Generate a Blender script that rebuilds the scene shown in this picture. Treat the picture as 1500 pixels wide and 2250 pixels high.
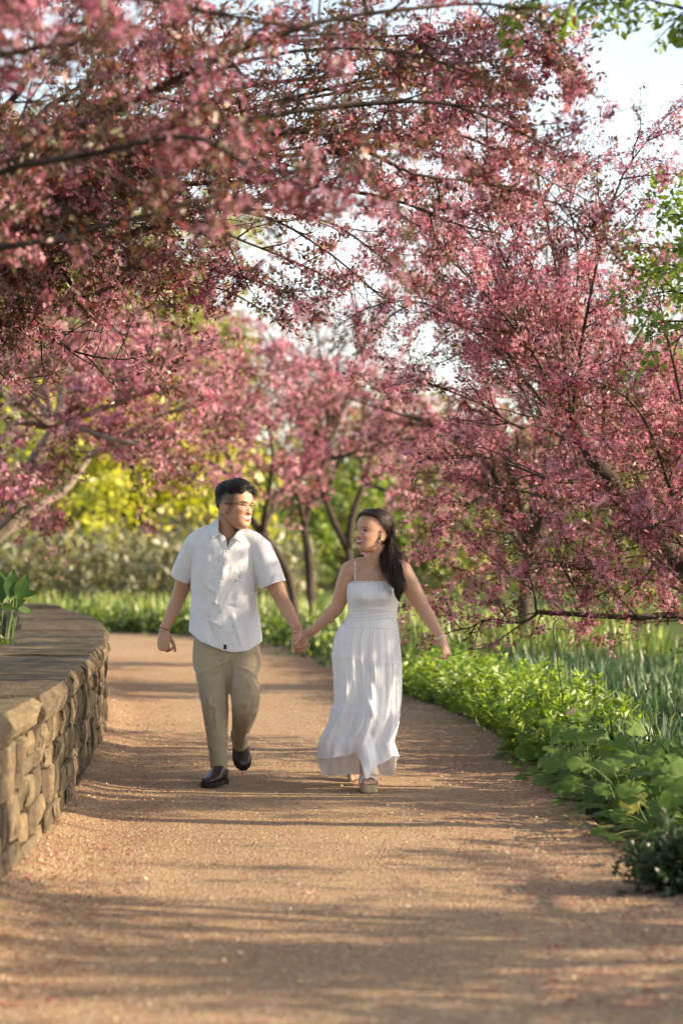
import bpy, bmesh, math, random
import numpy as np
from mathutils import Vector, Matrix
from mathutils.bvhtree import BVHTree

for o in list(bpy.data.objects):
    bpy.data.objects.remove(o, do_unlink=True)
SC = bpy.context.scene
COL = SC.collection
R = math.radians

# ------------------------------------------------------------------ camera
CAM_H = 1.35
F = 5312.0                       # focal length in photo pixels (85 mm on a 36 mm tall frame)
TH = math.atan(80.0 / F)
cam = bpy.data.cameras.new('camera')
cam_o = bpy.data.objects.new('camera', cam)
COL.objects.link(cam_o)
cam_o.location = (0, 0, CAM_H)
cam_o.rotation_euler = (math.pi / 2 + TH, 0, 0)
cam.sensor_fit = 'VERTICAL'
cam.sensor_height = 36.0
cam.lens = 85.0
cam.clip_start = 0.1
cam.clip_end = 2000
cam.dof.use_dof = True
cam.dof.focus_distance = 13.6
cam.dof.aperture_fstop = 2.2
SC.camera = cam_o

# ------------------------------------------------------------------ light
SUN_EL, SUN_AZ = R(21), R(-8)          # azimuth measured from +X towards +Y
world = bpy.data.worlds.new('World')
SC.world = world
world.use_nodes = True
wn, wl = world.node_tree.nodes, world.node_tree.links
wn.clear()
w_out = wn.new('ShaderNodeOutputWorld')
w_bg = wn.new('ShaderNodeBackground')
w_sky = wn.new('ShaderNodeTexSky')
w_sky.sky_type = 'NISHITA'
w_sky.sun_disc = False
w_sky.sun_elevation = SUN_EL
w_sky.sun_rotation = math.pi / 2 - SUN_AZ
w_sky.air_density = 1.0
w_sky.dust_density = 1.5
w_sky.ozone_density = 1.0
# thin bright cloud all over the sky
w_tc = wn.new('ShaderNodeTexCoord')
w_mp = wn.new('ShaderNodeMapping'); w_mp.inputs['Scale'].default_value = (2.2, 2.2, 6.0)
w_no = wn.new('ShaderNodeTexNoise'); w_no.inputs['Scale'].default_value = 1.6
w_no.inputs['Detail'].default_value = 6; w_no.inputs['Roughness'].default_value = 0.55
w_rp = wn.new('ShaderNodeMapRange')
w_rp.inputs['From Min'].default_value = 0.32; w_rp.inputs['From Max'].default_value = 0.62
w_rp.inputs['To Min'].default_value = 0.0; w_rp.inputs['To Max'].default_value = 0.6
w_bw = wn.new('ShaderNodeRGBToBW')
w_gr = wn.new('ShaderNodeMath'); w_gr.operation = 'MULTIPLY_ADD'
w_gr.inputs[1].default_value = 1.15; w_gr.inputs[2].default_value = 1.1
w_cc = wn.new('ShaderNodeCombineColor')
w_mx = wn.new('ShaderNodeMix'); w_mx.data_type = 'RGBA'
wl.new(w_tc.outputs['Generated'], w_mp.inputs['Vector'])
wl.new(w_mp.outputs['Vector'], w_no.inputs['Vector'])
wl.new(w_no.outputs['Fac'], w_rp.inputs['Value'])
wl.new(w_rp.outputs['Result'], w_mx.inputs['Factor'])
wl.new(w_sky.outputs['Color'], w_bw.inputs['Color'])
wl.new(w_bw.outputs['Val'], w_gr.inputs[0])
for k in range(3):
    wl.new(w_gr.outputs[0], w_cc.inputs[k])
wl.new(w_sky.outputs['Color'], w_mx.inputs['A'])
wl.new(w_cc.outputs['Color'], w_mx.inputs['B'])
wl.new(w_mx.outputs['Result'], w_bg.inputs['Color'])
wl.new(w_bg.outputs['Background'], w_out.inputs['Surface'])
w_bg.inputs['Strength'].default_value = 0.135

sun = bpy.data.lights.new('sun', 'SUN')
sun.energy = 5.0
sun.angle = R(0.55)
sun.color = (1.0, 0.80, 0.56)
sun_o = bpy.data.objects.new('sun', sun)
COL.objects.link(sun_o)
SDIR = Vector((math.cos(SUN_EL) * math.cos(SUN_AZ), math.cos(SUN_EL) * math.sin(SUN_AZ), math.sin(SUN_EL)))
sun_o.rotation_euler = SDIR.to_track_quat('Z', 'Y').to_euler()
sun_o.location = (30, 0, 20)

SC.view_settings.view_transform = 'Standard'
SC.view_settings.look = 'None'
SC.view_settings.gamma = 1.0
SC.view_settings.use_curve_mapping = False
SC.view_settings.exposure = 1.3
SC.cycles.use_denoising = True
SC.cycles.max_bounces = 8
SC.cycles.diffuse_bounces = 4
SC.cycles.glossy_bounces = 2
SC.cycles.transmission_bounces = 6
SC.cycles.transparent_max_bounces = 8
SC.cycles.sample_clamp_indirect = 6.0
SC.cycles.caustics_reflective = False
SC.cycles.caustics_refractive = False

# ------------------------------------------------------------------ helpers
def at(px, py, Y):
    """photo pixel at a world depth -> world point"""
    a = (px - 750.0) / F
    b = (1125.0 - py) / F
    dy = math.cos(TH) - b * math.sin(TH)
    dz = math.sin(TH) + b * math.cos(TH)
    t = Y / dy
    return np.array((a * t, Y, CAM_H + dz * t))

def atl(lst):
    return np.array([at(*p) for p in lst])

def tag(o, label=None, cat=None, group=None, kind=None):
    if label: o['label'] = label
    if cat: o['category'] = cat
    if group: o['group'] = group
    if kind: o['kind'] = kind
    return o

def empty(name, loc=(0, 0, 0)):
    o = bpy.data.objects.new(name, None)
    o.empty_display_size = 0.1
    COL.objects.link(o)
    o.location = Vector(loc)
    return o

def link(name, me, parent=None, mat=None):
    o = bpy.data.objects.new(name, me)
    COL.objects.link(o)
    if mat is not None and len(me.materials) == 0:
        me.materials.append(mat)
    if parent is not None:
        o.parent = parent
        o.matrix_parent_inverse = Matrix.Translation(-Vector(parent.location))
    return o

def mesh_np(name, V, Fc, col=None, smooth=False):
    """V (n,3); Fc (m,k) same-size faces"""
    V = np.asarray(V, dtype=np.float32); Fc = np.asarray(Fc, dtype=np.int32)
    me = bpy.data.meshes.new(name)
    m, k = Fc.shape
    me.vertices.add(len(V)); me.vertices.foreach_set('co', V.ravel())
    me.loops.add(m * k); me.loops.foreach_set('vertex_index', Fc.ravel())
    me.polygons.add(m)
    me.polygons.foreach_set('loop_start', np.arange(0, m * k, k, dtype=np.int32))
    try:
        me.polygons.foreach_set('loop_total', np.full(m, k, dtype=np.int32))
    except Exception:
        pass
    if smooth:
        me.polygons.foreach_set('use_smooth', np.ones(m, dtype=bool))
    me.update(calc_edges=True)
    if col is not None:
        c = np.ones((len(V), 4), dtype=np.float32); c[:, :3] = col
        a = me.attributes.new('col', 'FLOAT_COLOR', 'POINT')
        a.data.foreach_set('color', c.ravel())
    return me

class Soup:
    """quads (triangles repeat their last index) gathered into one mesh"""
    def __init__(s): s.V = []; s.F = []; s.C = []; s.n = 0
    def add(s, V, Fc, col=None):
        V = np.asarray(V, float); Fc = np.asarray(Fc, int)
        s.V.append(V); s.F.append(Fc + s.n); s.n += len(V)
        if col is not None:
            s.C.append(np.broadcast_to(np.asarray(col, float), (len(V), 3)))
    def arrays(s):
        return np.concatenate(s.V), np.concatenate(s.F)
    def mesh(s, name, smooth=False):
        V, Fc = s.arrays()
        return mesh_np(name, V, Fc, np.concatenate(s.C) if s.C else None, smooth)

def norm(v):
    v = np.asarray(v, float)
    return v / (np.linalg.norm(v, axis=-1, keepdims=True) + 1e-12)

def smooth_path(P, n):
    """Catmull-Rom resample of control points"""
    P = np.asarray(P, float)
    if len(P) < 3:
        t = np.linspace(0, 1, n)[:, None]
        return P[0] * (1 - t) + P[-1] * t
    Q = np.vstack([2 * P[0] - P[1], P, 2 * P[-1] - P[-2]])
    t = np.linspace(0, len(P) - 1 - 1e-9, n)
    i = t.astype(int); f = (t - i)[:, None]
    a, b, c, d = Q[i], Q[i + 1], Q[i + 2], Q[i + 3]
    return 0.5 * (2 * b + (c - a) * f + (2 * a - 5 * b + 4 * c - d) * f ** 2 + (3 * b - a - 3 * c + d) * f ** 3)

def frames(P, ref=None):
    P = np.asarray(P, float)
    T = norm(np.gradient(P, axis=0))
    if ref is None:
        ref = np.array((0, 0, 1.0)) if abs(T[0][2]) < 0.9 else np.array((1.0, 0, 0))
    U = np.zeros_like(P); u = np.asarray(ref, float)
    for i in range(len(P)):
        u = u - T[i] * np.dot(u, T[i]); u = u / (np.linalg.norm(u) + 1e-9); U[i] = u
    W = np.cross(T, U)
    return T, U, W

def tube(P, ru, rw=None, n=12, ref=None, cap=True, round_cap=False):
    """loft with elliptic rings; returns V, quads (closed)"""
    P = np.asarray(P, float); m = len(P)
    ru = np.broadcast_to(np.asarray(ru, float), (m,)).copy()
    rw = ru.copy() if rw is None else np.broadcast_to(np.asarray(rw, float), (m,)).copy()
    T, U, W = frames(P, ref)
    if round_cap:
        k = np.array((0.97, 0.8, 0.45))
        off = np.sqrt(1 - k ** 2)
        P0 = [P[0] - T[0] * ru[0] * o * 0.9 for o in off][::-1]; P1 = [P[-1] + T[-1] * ru[-1] * o * 0.9 for o in off]
        P = np.vstack([P0, P, P1])
        U = np.vstack([[U[0]] * 3, U, [U[-1]] * 3]); W = np.vstack([[W[0]] * 3, W, [W[-1]] * 3])
        ru = np.concatenate([ru[0] * k[::-1], ru, ru[-1] * k]); rw = np.concatenate([rw[0] * k[::-1], rw, rw[-1] * k])
        m = len(P)
    a = np.linspace(0, 2 * np.pi, n, endpoint=False)
    V = P[:, None, :] + U[:, None, :] * (np.cos(a)[None, :, None] * ru[:, None, None]) + W[:, None, :] * (np.sin(a)[None, :, None] * rw[:, None, None])
    V = V.reshape(-1, 3)
    i = np.arange(m - 1)[:, None] * n; j = np.arange(n)[None, :]; j2 = (j + 1) % n
    Fc = np.stack([i + j, i + j2, i + n + j2, i + n + j], -1).reshape(-1, 4)
    if cap:
        V = np.vstack([V, P[0], P[-1]]); c0 = m * n; c1 = c0 + 1
        jj = np.arange(n); jn = (jj + 1) % n
        f0 = np.stack([jn, jj, np.full(n, c0), np.full(n, c0)], -1)
        f1 = np.stack([(m - 1) * n + jj, (m - 1) * n + jn, np.full(n, c1), np.full(n, c1)], -1)
        Fc = np.vstack([Fc, f0, f1])
    return V, Fc

def fix_tris(V, Fc):
    """list of python faces with repeated last index removed"""
    out = []
    for f in Fc:
        f = [int(x) for x in f]
        out.append(f[:3] if len(f) == 4 and f[3] == f[2] else f)
    return out

def mesh_py(name, V, Fc, smooth=True, col=None):
    me = bpy.data.meshes.new(name)
    me.from_pydata([tuple(v) for v in V], [], fix_tris(V, Fc))
    if smooth:
        me.polygons.foreach_set('use_smooth', [True] * len(me.polygons))
    if col is not None:
        c = np.ones((len(V), 4), dtype=np.float32); c[:, :3] = col
        a = me.attributes.new('col', 'FLOAT_COLOR', 'POINT')
        a.data.foreach_set('color', c.ravel())
    me.update()
    return me

def ball(c, r, rot=None, nu=16, nv=10):
    """closed ellipsoid"""
    th = np.linspace(0, np.pi, nv + 1)[1:-1]
    ph = np.linspace(0, 2 * np.pi, nu, endpoint=False)
    V = np.stack([np.sin(th)[:, None] * np.cos(ph), np.sin(th)[:, None] * np.sin(ph), np.cos(th)[:, None] * np.ones(nu)], -1).reshape(-1, 3)
    V = np.vstack([V, (0, 0, 1), (0, 0, -1)]) * np.asarray(r)
    if rot is not None: V = V @ np.asarray(rot).T
    V = V + np.asarray(c)
    m = len(th); i = np.arange(m - 1)[:, None] * nu; j = np.arange(nu)[None, :]; j2 = (j + 1) % nu
    Fc = np.stack([i + j, i + nu + j, i + nu + j2, i + j2], -1).reshape(-1, 4)
    t, b = m * nu, m * nu + 1; jj = np.arange(nu); jn = (jj + 1) % nu
    f0 = np.stack([jj, jn, np.full(nu, t), np.full(nu, t)], -1)
    l = (m - 1) * nu
    f1 = np.stack([l + jn, l + jj, np.full(nu, b), np.full(nu, b)], -1)
    return V, np.vstack([Fc, f0, f1])

def hash3(ix, iy, iz, seed):
    n = (ix * 374761393 + iy * 668265263 + iz * 2147483647 + seed * 144665) & 0xffffffff
    n = ((n ^ (n >> 13)) * 1274126177) & 0xffffffff
    return ((n ^ (n >> 16)) & 0xffff) / 65535.0

def vnoise(P, scale, seed=0):
    """value noise -1..1 at points (n,3)"""
    Q = np.asarray(P, float) * scale
    I = np.floor(Q).astype(np.int64); f = Q - I; f = f * f * (3 - 2 * f)
    r = 0
    for dx in (0, 1):
        for dy in (0, 1):
            for dz in (0, 1):
                w = (f[..., 0] if dx else 1 - f[..., 0]) * (f[..., 1] if dy else 1 - f[..., 1]) * (f[..., 2] if dz else 1 - f[..., 2])
                r = r + w * hash3(I[..., 0] + dx, I[..., 1] + dy, I[..., 2] + dz, seed)
    return r * 2 - 1

# ------------------------------------------------------------------ materials
def new_mat(name):
    m = bpy.data.materials.new(name); m.use_nodes = True
    nt = m.node_tree; nt.nodes.clear()
    out = nt.nodes.new('ShaderNodeOutputMaterial')
    return m, nt, out

def n_noise(nt, scale, detail=4, rough=0.55, coord='Object', vscale=None):
    tc = nt.nodes.new('ShaderNodeTexCoord')
    no = nt.nodes.new('ShaderNodeTexNoise')
    no.inputs['Scale'].default_value = scale; no.inputs['Detail'].default_value = detail; no.inputs['Roughness'].default_value = rough
    if vscale:
        mp = nt.nodes.new('ShaderNodeMapping'); mp.inputs['Scale'].default_value = vscale
        nt.links.new(tc.outputs[coord], mp.inputs['Vector']); nt.links.new(mp.outputs['Vector'], no.inputs['Vector'])
    else:
        nt.links.new(tc.outputs[coord], no.inputs['Vector'])
    return no.outputs['Fac']

def n_ramp(nt, fac, stops):
    r = nt.nodes.new('ShaderNodeValToRGB')
    el = r.color_ramp.elements
    while len(el) < len(stops): el.new(0.5)
    for e, (p, c) in zip(el, stops):
        e.position = p; e.color = (c[0], c[1], c[2], 1)
    nt.links.new(fac, r.inputs['Fac'])
    return r.outputs['Color']

def n_mix(nt, fac, a, b, mode='MIX'):
    m = nt.nodes.new('ShaderNodeMix'); m.data_type = 'RGBA'; m.blend_type = mode
    for s, v in (('Factor', fac), ('A', a), ('B', b)):
        if isinstance(v, (int, float)): m.inputs[s].default_value = v
        elif isinstance(v, tuple): m.inputs[s].default_value = (*v, 1)
        else: nt.links.new(v, m.inputs[s])
    return m.outputs['Result']

def n_bump(nt, h, strength=0.3, dist=0.01):
    b = nt.nodes.new('ShaderNodeBump'); b.inputs['Strength'].default_value = strength; b.inputs['Distance'].default_value = dist
    nt.links.new(h, b.inputs['Height'])
    return b.outputs['Normal']

def principled(nt, out, color, rough=0.7, normal=None, spec=0.3, **kw):
    p = nt.nodes.new('ShaderNodeBsdfPrincipled')
    if isinstance(color, tuple): p.inputs['Base Color'].default_value = (*color, 1)
    else: nt.links.new(color, p.inputs['Base Color'])
    p.inputs['Roughness'].default_value = rough
    p.inputs['Specular IOR Level'].default_value = spec
    if normal is not None: nt.links.new(normal, p.inputs['Normal'])
    for k, v in kw.items(): p.inputs[k].default_value = v
    nt.links.new(p.outputs['BSDF'], out.inputs['Surface'])
    return p

def attr_col(nt):
    a = nt.nodes.new('ShaderNodeAttribute'); a.attribute_name = 'col'
    return a.outputs['Color']

def foliage_mat(name, trans=0.45, tint=(1, 1, 1), gloss=0.06, rough=0.45):
    """thin leaf or petal: colour from the piece, light passes through"""
    m, nt, out = new_mat(name)
    c = attr_col(nt)
    d = nt.nodes.new('ShaderNodeBsdfDiffuse'); t = nt.nodes.new('ShaderNodeBsdfTranslucent')
    nt.links.new(c, d.inputs['Color'])
    tc = n_mix(nt, 1.0, c, tint, 'MULTIPLY'); nt.links.new(tc, t.inputs['Color'])
    mx = nt.nodes.new('ShaderNodeMixShader'); mx.inputs[0].default_value = trans
    nt.links.new(d.outputs[0], mx.inputs[1]); nt.links.new(t.outputs[0], mx.inputs[2])
    last = mx.outputs[0]
    if gloss > 0:
        g = nt.nodes.new('ShaderNodeBsdfGlossy'); g.inputs['Roughness'].default_value = rough
        g.inputs['Color'].default_value = (1, 1, 1, 1)
        m2 = nt.nodes.new('ShaderNodeMixShader'); m2.inputs[0].default_value = gloss
        nt.links.new(last, m2.inputs[1]); nt.links.new(g.outputs[0], m2.inputs[2]); last = m2.outputs[0]
    nt.links.new(last, out.inputs['Surface'])
    return m

def plain_mat(name, color, rough=0.6, noise=0.12, scale=30, bump=0.0, spec=0.3, **kw):
    m, nt, out = new_mat(name)
    f = n_noise(nt, scale)
    c = n_ramp(nt, f, [(0.3, tuple(x * (1 - noise) for x in color)), (0.7, tuple(min(1, x * (1 + noise)) for x in color))])
    nb = n_bump(nt, f, bump, 0.005) if bump else None
    principled(nt, out, c, rough, nb, spec, **kw)
    return m
# ================================================================== ground, path, wall
def build_ground():
    m, nt, out = new_mat('meadow_ground')
    f = n_noise(nt, 0.9, 6); f2 = n_noise(nt, 14, 4)
    c = n_ramp(nt, f, [(0.3, (0.055, 0.085, 0.022)), (0.55, (0.10, 0.135, 0.035)), (0.8, (0.16, 0.16, 0.06))])
    c = n_mix(nt, f2, c, (0.05, 0.07, 0.02)); 
    principled(nt, out, c, 0.9, n_bump(nt, f2, 0.6, 0.05), 0.1)
    n = 60
    g = np.concatenate([-np.geomspace(400, 6, n // 2), np.linspace(-5, 5, 9), np.geomspace(6, 400, n // 2)])
    X, Y = np.meshgrid(g, g + 20)
    V = np.stack([X, Y, np.zeros_like(X) - 0.03], -1).reshape(-1, 3)
    k = len(g); i = np.arange(k - 1)[:, None] * k; j = np.arange(k - 1)[None, :]
    Fc = np.stack([i + j, i + j + 1, i + k + j + 1, i + k + j], -1).reshape(-1, 4)
    tag(link('ground', mesh_np('ground', V, Fc, smooth=True), mat=m), kind='structure')

# wall foot line (front face) and right path edge, both in plan
WALL = np.array([(-1.30, 4.2), (-1.30, 6.5), (-1.31, 8.2), (-1.33, 9.6), (-1.34, 10.6), (-1.37, 11.7), (-1.45, 13.3), (-1.55, 15.2), (-1.68, 17.2), (-1.90, 19.5),
                 (-2.25, 22.2), (-2.75, 25.2), (-3.4, 28.2), (-4.5, 30.8), (-6.2, 32.4), (-8.2, 33.0)])
EDGE = np.array([(1.42, 3.0), (1.38, 5.5), (1.30, 8.0), (1.25, 9.8), (1.19, 11.2), (1.14, 12.8), (1.12, 15.4), (1.02, 17.7), (0.83, 19.7), (0.56, 21.6), (0.22, 25.2),
                 (-0.12, 28.6), (-0.66, 31.9), (-1.25, 34.4), (-2.4, 36.8), (-3.9, 38.1), (-6.5, 39.2), (-10, 39.8)])

def plan(P, n):
    Q = smooth_path(np.column_stack([P, np.zeros(len(P))]), n)
    d = np.concatenate([[0], np.cumsum(np.linalg.norm(np.diff(Q, axis=0), axis=1))])
    s = np.linspace(0, d[-1], n)
    return np.column_stack([np.interp(s, d, Q[:, k]) for k in range(3)]), s

EDGE_C, EDGE_S = plan(EDGE, 400)
WALL_C, WALL_S = plan(WALL, 400)
def edge_x(y): return np.interp(y, EDGE_C[:, 1], EDGE_C[:, 0])
def wall_x(y): return np.interp(y, WALL_C[:, 1], WALL_C[:, 0])

def path_z(x, y):
    """height of the gravel"""
    P = np.stack([x, y, np.zeros_like(x)], -1)
    z = 0.022 + 0.007 * vnoise(P, 1.7, 3) + 0.004 * vnoise(P, 6.0, 5)
    wx = wall_x(y); ex = edge_x(y)
    z = z + 0.035 * np.exp(-((x - wx) / 0.16) ** 2) + 0.01 * np.exp(-((x - ex) / 0.2) ** 2)
    return np.maximum(z, 0.006)

def build_path():
    m, nt, out = new_mat('crushed_granite')
    big = n_noise(nt, 0.7, 4); mid = n_noise(nt, 9, 5, 0.65); fine = n_noise(nt, 120, 3, 0.7)
    tcn = nt.nodes.new('ShaderNodeTexCoord'); vo = nt.nodes.new('ShaderNodeTexVoronoi'); vo.inputs['Scale'].default_value = 95
    nt.links.new(tcn.outputs['Object'], vo.inputs['Vector'])
    c = n_ramp(nt, big, [(0.25, (0.34, 0.245, 0.125)), (0.5, (0.42, 0.305, 0.165)), (0.75, (0.50, 0.365, 0.205))])
    c = n_mix(nt, n_ramp(nt, mid, [(0.42, (0, 0, 0)), (0.66, (0.75, 0.75, 0.75))]), c, (0.36, 0.22, 0.14))
    c = n_mix(nt, n_ramp(nt, fine, [(0.36, (0.9, 0.9, 0.9)), (0.5, (0, 0, 0))]), c, (0.20, 0.12, 0.075))
    sep = nt.nodes.new('ShaderNodeSeparateColor'); nt.links.new(vo.outputs['Color'], sep.inputs[0])
    c = n_mix(nt, n_ramp(nt, sep.outputs[0], [(0.84, (0, 0, 0)), (0.9, (0.8, 0.8, 0.8))]), c, (0.55, 0.45, 0.35))
    c = n_mix(nt, n_ramp(nt, sep.outputs[1], [(0.86, (0, 0, 0)), (0.9, (0.75, 0.75, 0.75))]), c, (0.32, 0.12, 0.10))
    h = nt.nodes.new('ShaderNodeMath'); h.operation = 'ADD'
    nt.links.new(vo.outputs['Distance'], h.inputs[0]); nt.links.new(fine, h.inputs[1])
    principled(nt, out, c, 0.95, n_bump(nt, h.outputs[0], 0.9, 0.012), 0.12)
    # rows from the near end to the far bend, left edge under the wall
    n, w = 420, 60
    L0, _ = plan(np.vstack([WALL[:1] + (0, -3), WALL, [(-11, 33.2)]]), n)
    R0, _ = plan(np.vstack([EDGE[:1] + (0, -1.8), EDGE]), n)
    t = np.linspace(0, 1, w)[None, :, None]
    G = (L0 + (-0.25, 0, 0))[:, None, :] * (1 - t) + (R0 + (0.05, 0, 0))[:, None, :] * t
    G[..., 2] = path_z(G[..., 0], G[..., 1])
    i = np.arange(n - 1)[:, None] * w; j = np.arange(w - 1)[None, :]
    Fc = np.stack([i + j, i + j + 1, i + w + j + 1, i + w + j], -1).reshape(-1, 4)
    tag(link('gravel_path', mesh_np('gravel_path', G.reshape(-1, 3), Fc, smooth=True), mat=m), kind='structure')
    # loose stones and fallen petals
    rng = np.random.default_rng(4)
    N = 27000
    y = 6.5 + 19 * rng.random(N) ** 1.5
    t = rng.random(N)
    edge_pull = rng.random(N) < 0.3
    t = np.where(edge_pull, np.where(rng.random(N) < 0.4, 0.13 * rng.random(N) ** 1.5, 1 - 0.16 * rng.random(N) ** 1.5), t)
    x = wall_x(y) * (1 - t) + edge_x(y) * t
    s = 0.0026 + 0.003 * rng.random(N) + 0.009 * rng.random(N) ** 26
    oc = np.array([(1, 0, 0), (-1, 0, 0), (0, 1, 0), (0, -1, 0), (0, 0, .8)], float)
    tri = np.array([(0, 2, 4), (2, 1, 4), (1, 3, 4), (3, 0, 4)])
    a = rng.random(N) * 6.28; ca, sa = np.cos(a), np.sin(a)
    B = oc[None] * (0.65 + 0.7 * rng.random((N, 5, 1)))
    Vx = B[..., 0] * ca[:, None] - B[..., 1] * sa[:, None]; Vy = B[..., 0] * sa[:, None] + B[..., 1] * ca[:, None]
    V = np.stack([Vx, Vy, B[..., 2]], -1) * s[:, None, None]
    V += np.stack([x, y, path_z(x, y) + s * 0.25], -1)[:, None, :]
    pal = np.array([(0.42, 0.30, 0.17), (0.50, 0.38, 0.24), (0.34, 0.20, 0.13), (0.58, 0.49, 0.38), (0.24, 0.16, 0.10), (0.46, 0.31, 0.18)])
    C = pal[rng.choice(6, N, p=(.34, .24, .16, .06, .1, .1))] * (0.8 + 0.4 * rng.random((N, 1)))
    Fc = (tri[None] + (np.arange(N) * 5)[:, None, None]).reshape(-1, 3)
    mg, ntg, og = new_mat('loose_stone'); principled(ntg, og, attr_col(ntg), 0.9, None, 0.15)
    tag(link('loose_gravel', mesh_np('loose_gravel', V.reshape(-1, 3), Fc, np.repeat(C, 5, 0)), mat=mg), kind='stuff')
    N = 10000
    y = 7 + 22 * rng.random(N) ** 1.3
    t = rng.random(N); ep = rng.random(N) < 0.8
    t = np.where(ep, np.where(rng.random(N) < 0.4, 0.2 * rng.random(N), 1 - 0.28 * rng.random(N) ** 1.3), t)
    x = wall_x(y) * (1 - t) + edge_x(y) * t
    s = 0.007 + 0.006 * rng.random(N)
    a = rng.random(N) * 6.28
    Q = np.stack([np.stack([np.cos(a + k * 1.5708) * (1 if k % 2 else .65), np.sin(a + k * 1.5708) * (1 if k % 2 else .65), 0.5 * rng.random(N)], -1) for k in range(4)], 1) * s[:, None, None]
    Q += np.stack([x, y, path_z(x, y) + 0.003], -1)[:, None, :]
    pal = np.array([(0.45, 0.17, 0.17), (0.36, 0.11, 0.10), (0.52, 0.27, 0.25), (0.25, 0.08, 0.06)])
    C = pal[rng.integers(0, 4, N)]
    Fc = np.arange(N * 4).reshape(-1, 4)
    tag(link('fallen_petals', mesh_np('fallen_petals', Q.reshape(-1, 3), Fc, np.repeat(C, 4, 0)), mat=foliage_mat('fallen_petal', 0.2, gloss=0)), kind='stuff')
    # thin steel edging between path and bed
    E, s = plan(EDGE, 300)
    k = (E[:, 1] > 5) & (E[:, 1] < 26); E = E[k]
    T, U, W = frames(E)
    side = np.cross(T, (0, 0, 1.0))
    zt = path_z(E[:, 0], E[:, 1]) + 0.008
    prof = [(-0.003, -0.05), (-0.003, 0.0), (0.003, 0.0), (0.003, -0.05)]
    V = np.concatenate([[e + sd * p[0] + np.array((0, 0, z + p[1])) for p in prof] for e, sd, z in zip(E, side, zt)])
    i = np.arange(len(E) - 1)[:, None] * 4; j = np.arange(3)[None, :]
    Fc = np.stack([i + j, i + j + 1, i + 5 + j, i + 4 + j], -1).reshape(-1, 4)
    o = link('path_edging', mesh_np('path_edging', V, Fc), mat=plain_mat('edging_steel', (0.16, 0.12, 0.09), 0.7))
    tag(o, 'thin dull metal edging strip between the gravel path and the planted bed', 'edging')

def stone_material():
    m, nt, out = new_mat('sandstone')
    oi = nt.nodes.new('ShaderNodeObjectInfo')
    st = n_noise(nt, 7, 5, 0.6, vscale=(1, 1, 3.5)); fi = n_noise(nt, 60, 4, 0.6); mo = n_noise(nt, 2.3, 4)
    c = n_ramp(nt, st, [(0.25, (0.075, 0.060, 0.044)), (0.5, (0.135, 0.108, 0.076)), (0.75, (0.215, 0.175, 0.122))])
    v = n_ramp(nt, oi.outputs['Random'], [(0.0, (0.55, 0.52, 0.50)), (0.5, (0.95, 0.93, 0.88)), (1.0, (1.25, 1.15, 0.95))])
    c = n_mix(nt, 1.0, c, v, 'MULTIPLY')
    c = n_mix(nt, n_ramp(nt, mo, [(0.55, (0, 0, 0)), (0.72, (0.6, 0.6, 0.6))]), c, (0.11, 0.105, 0.055))
    c = n_mix(nt, n_ramp(nt, fi, [(0.6, (0, 0, 0)), (0.75, (0.6, 0.6, 0.6))]), c, (0.075, 0.055, 0.035))
    h = n_mix(nt, 0.35, st, fi)
    principled(nt, out, c, 0.92, n_bump(nt, h, 1.0, 0.03), 0.12)
    return m

def wall_frame(s):
    p = np.array([np.interp(s, WALL_S, WALL_C[:, k]) for k in range(3)])
    q = np.array([np.interp(s + 0.05, WALL_S, WALL_C[:, k]) for k in range(3)])
    t = norm(q - p); nrm = np.array((t[1], -t[0], 0))       # towards the path
    return p, t, nrm

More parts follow.
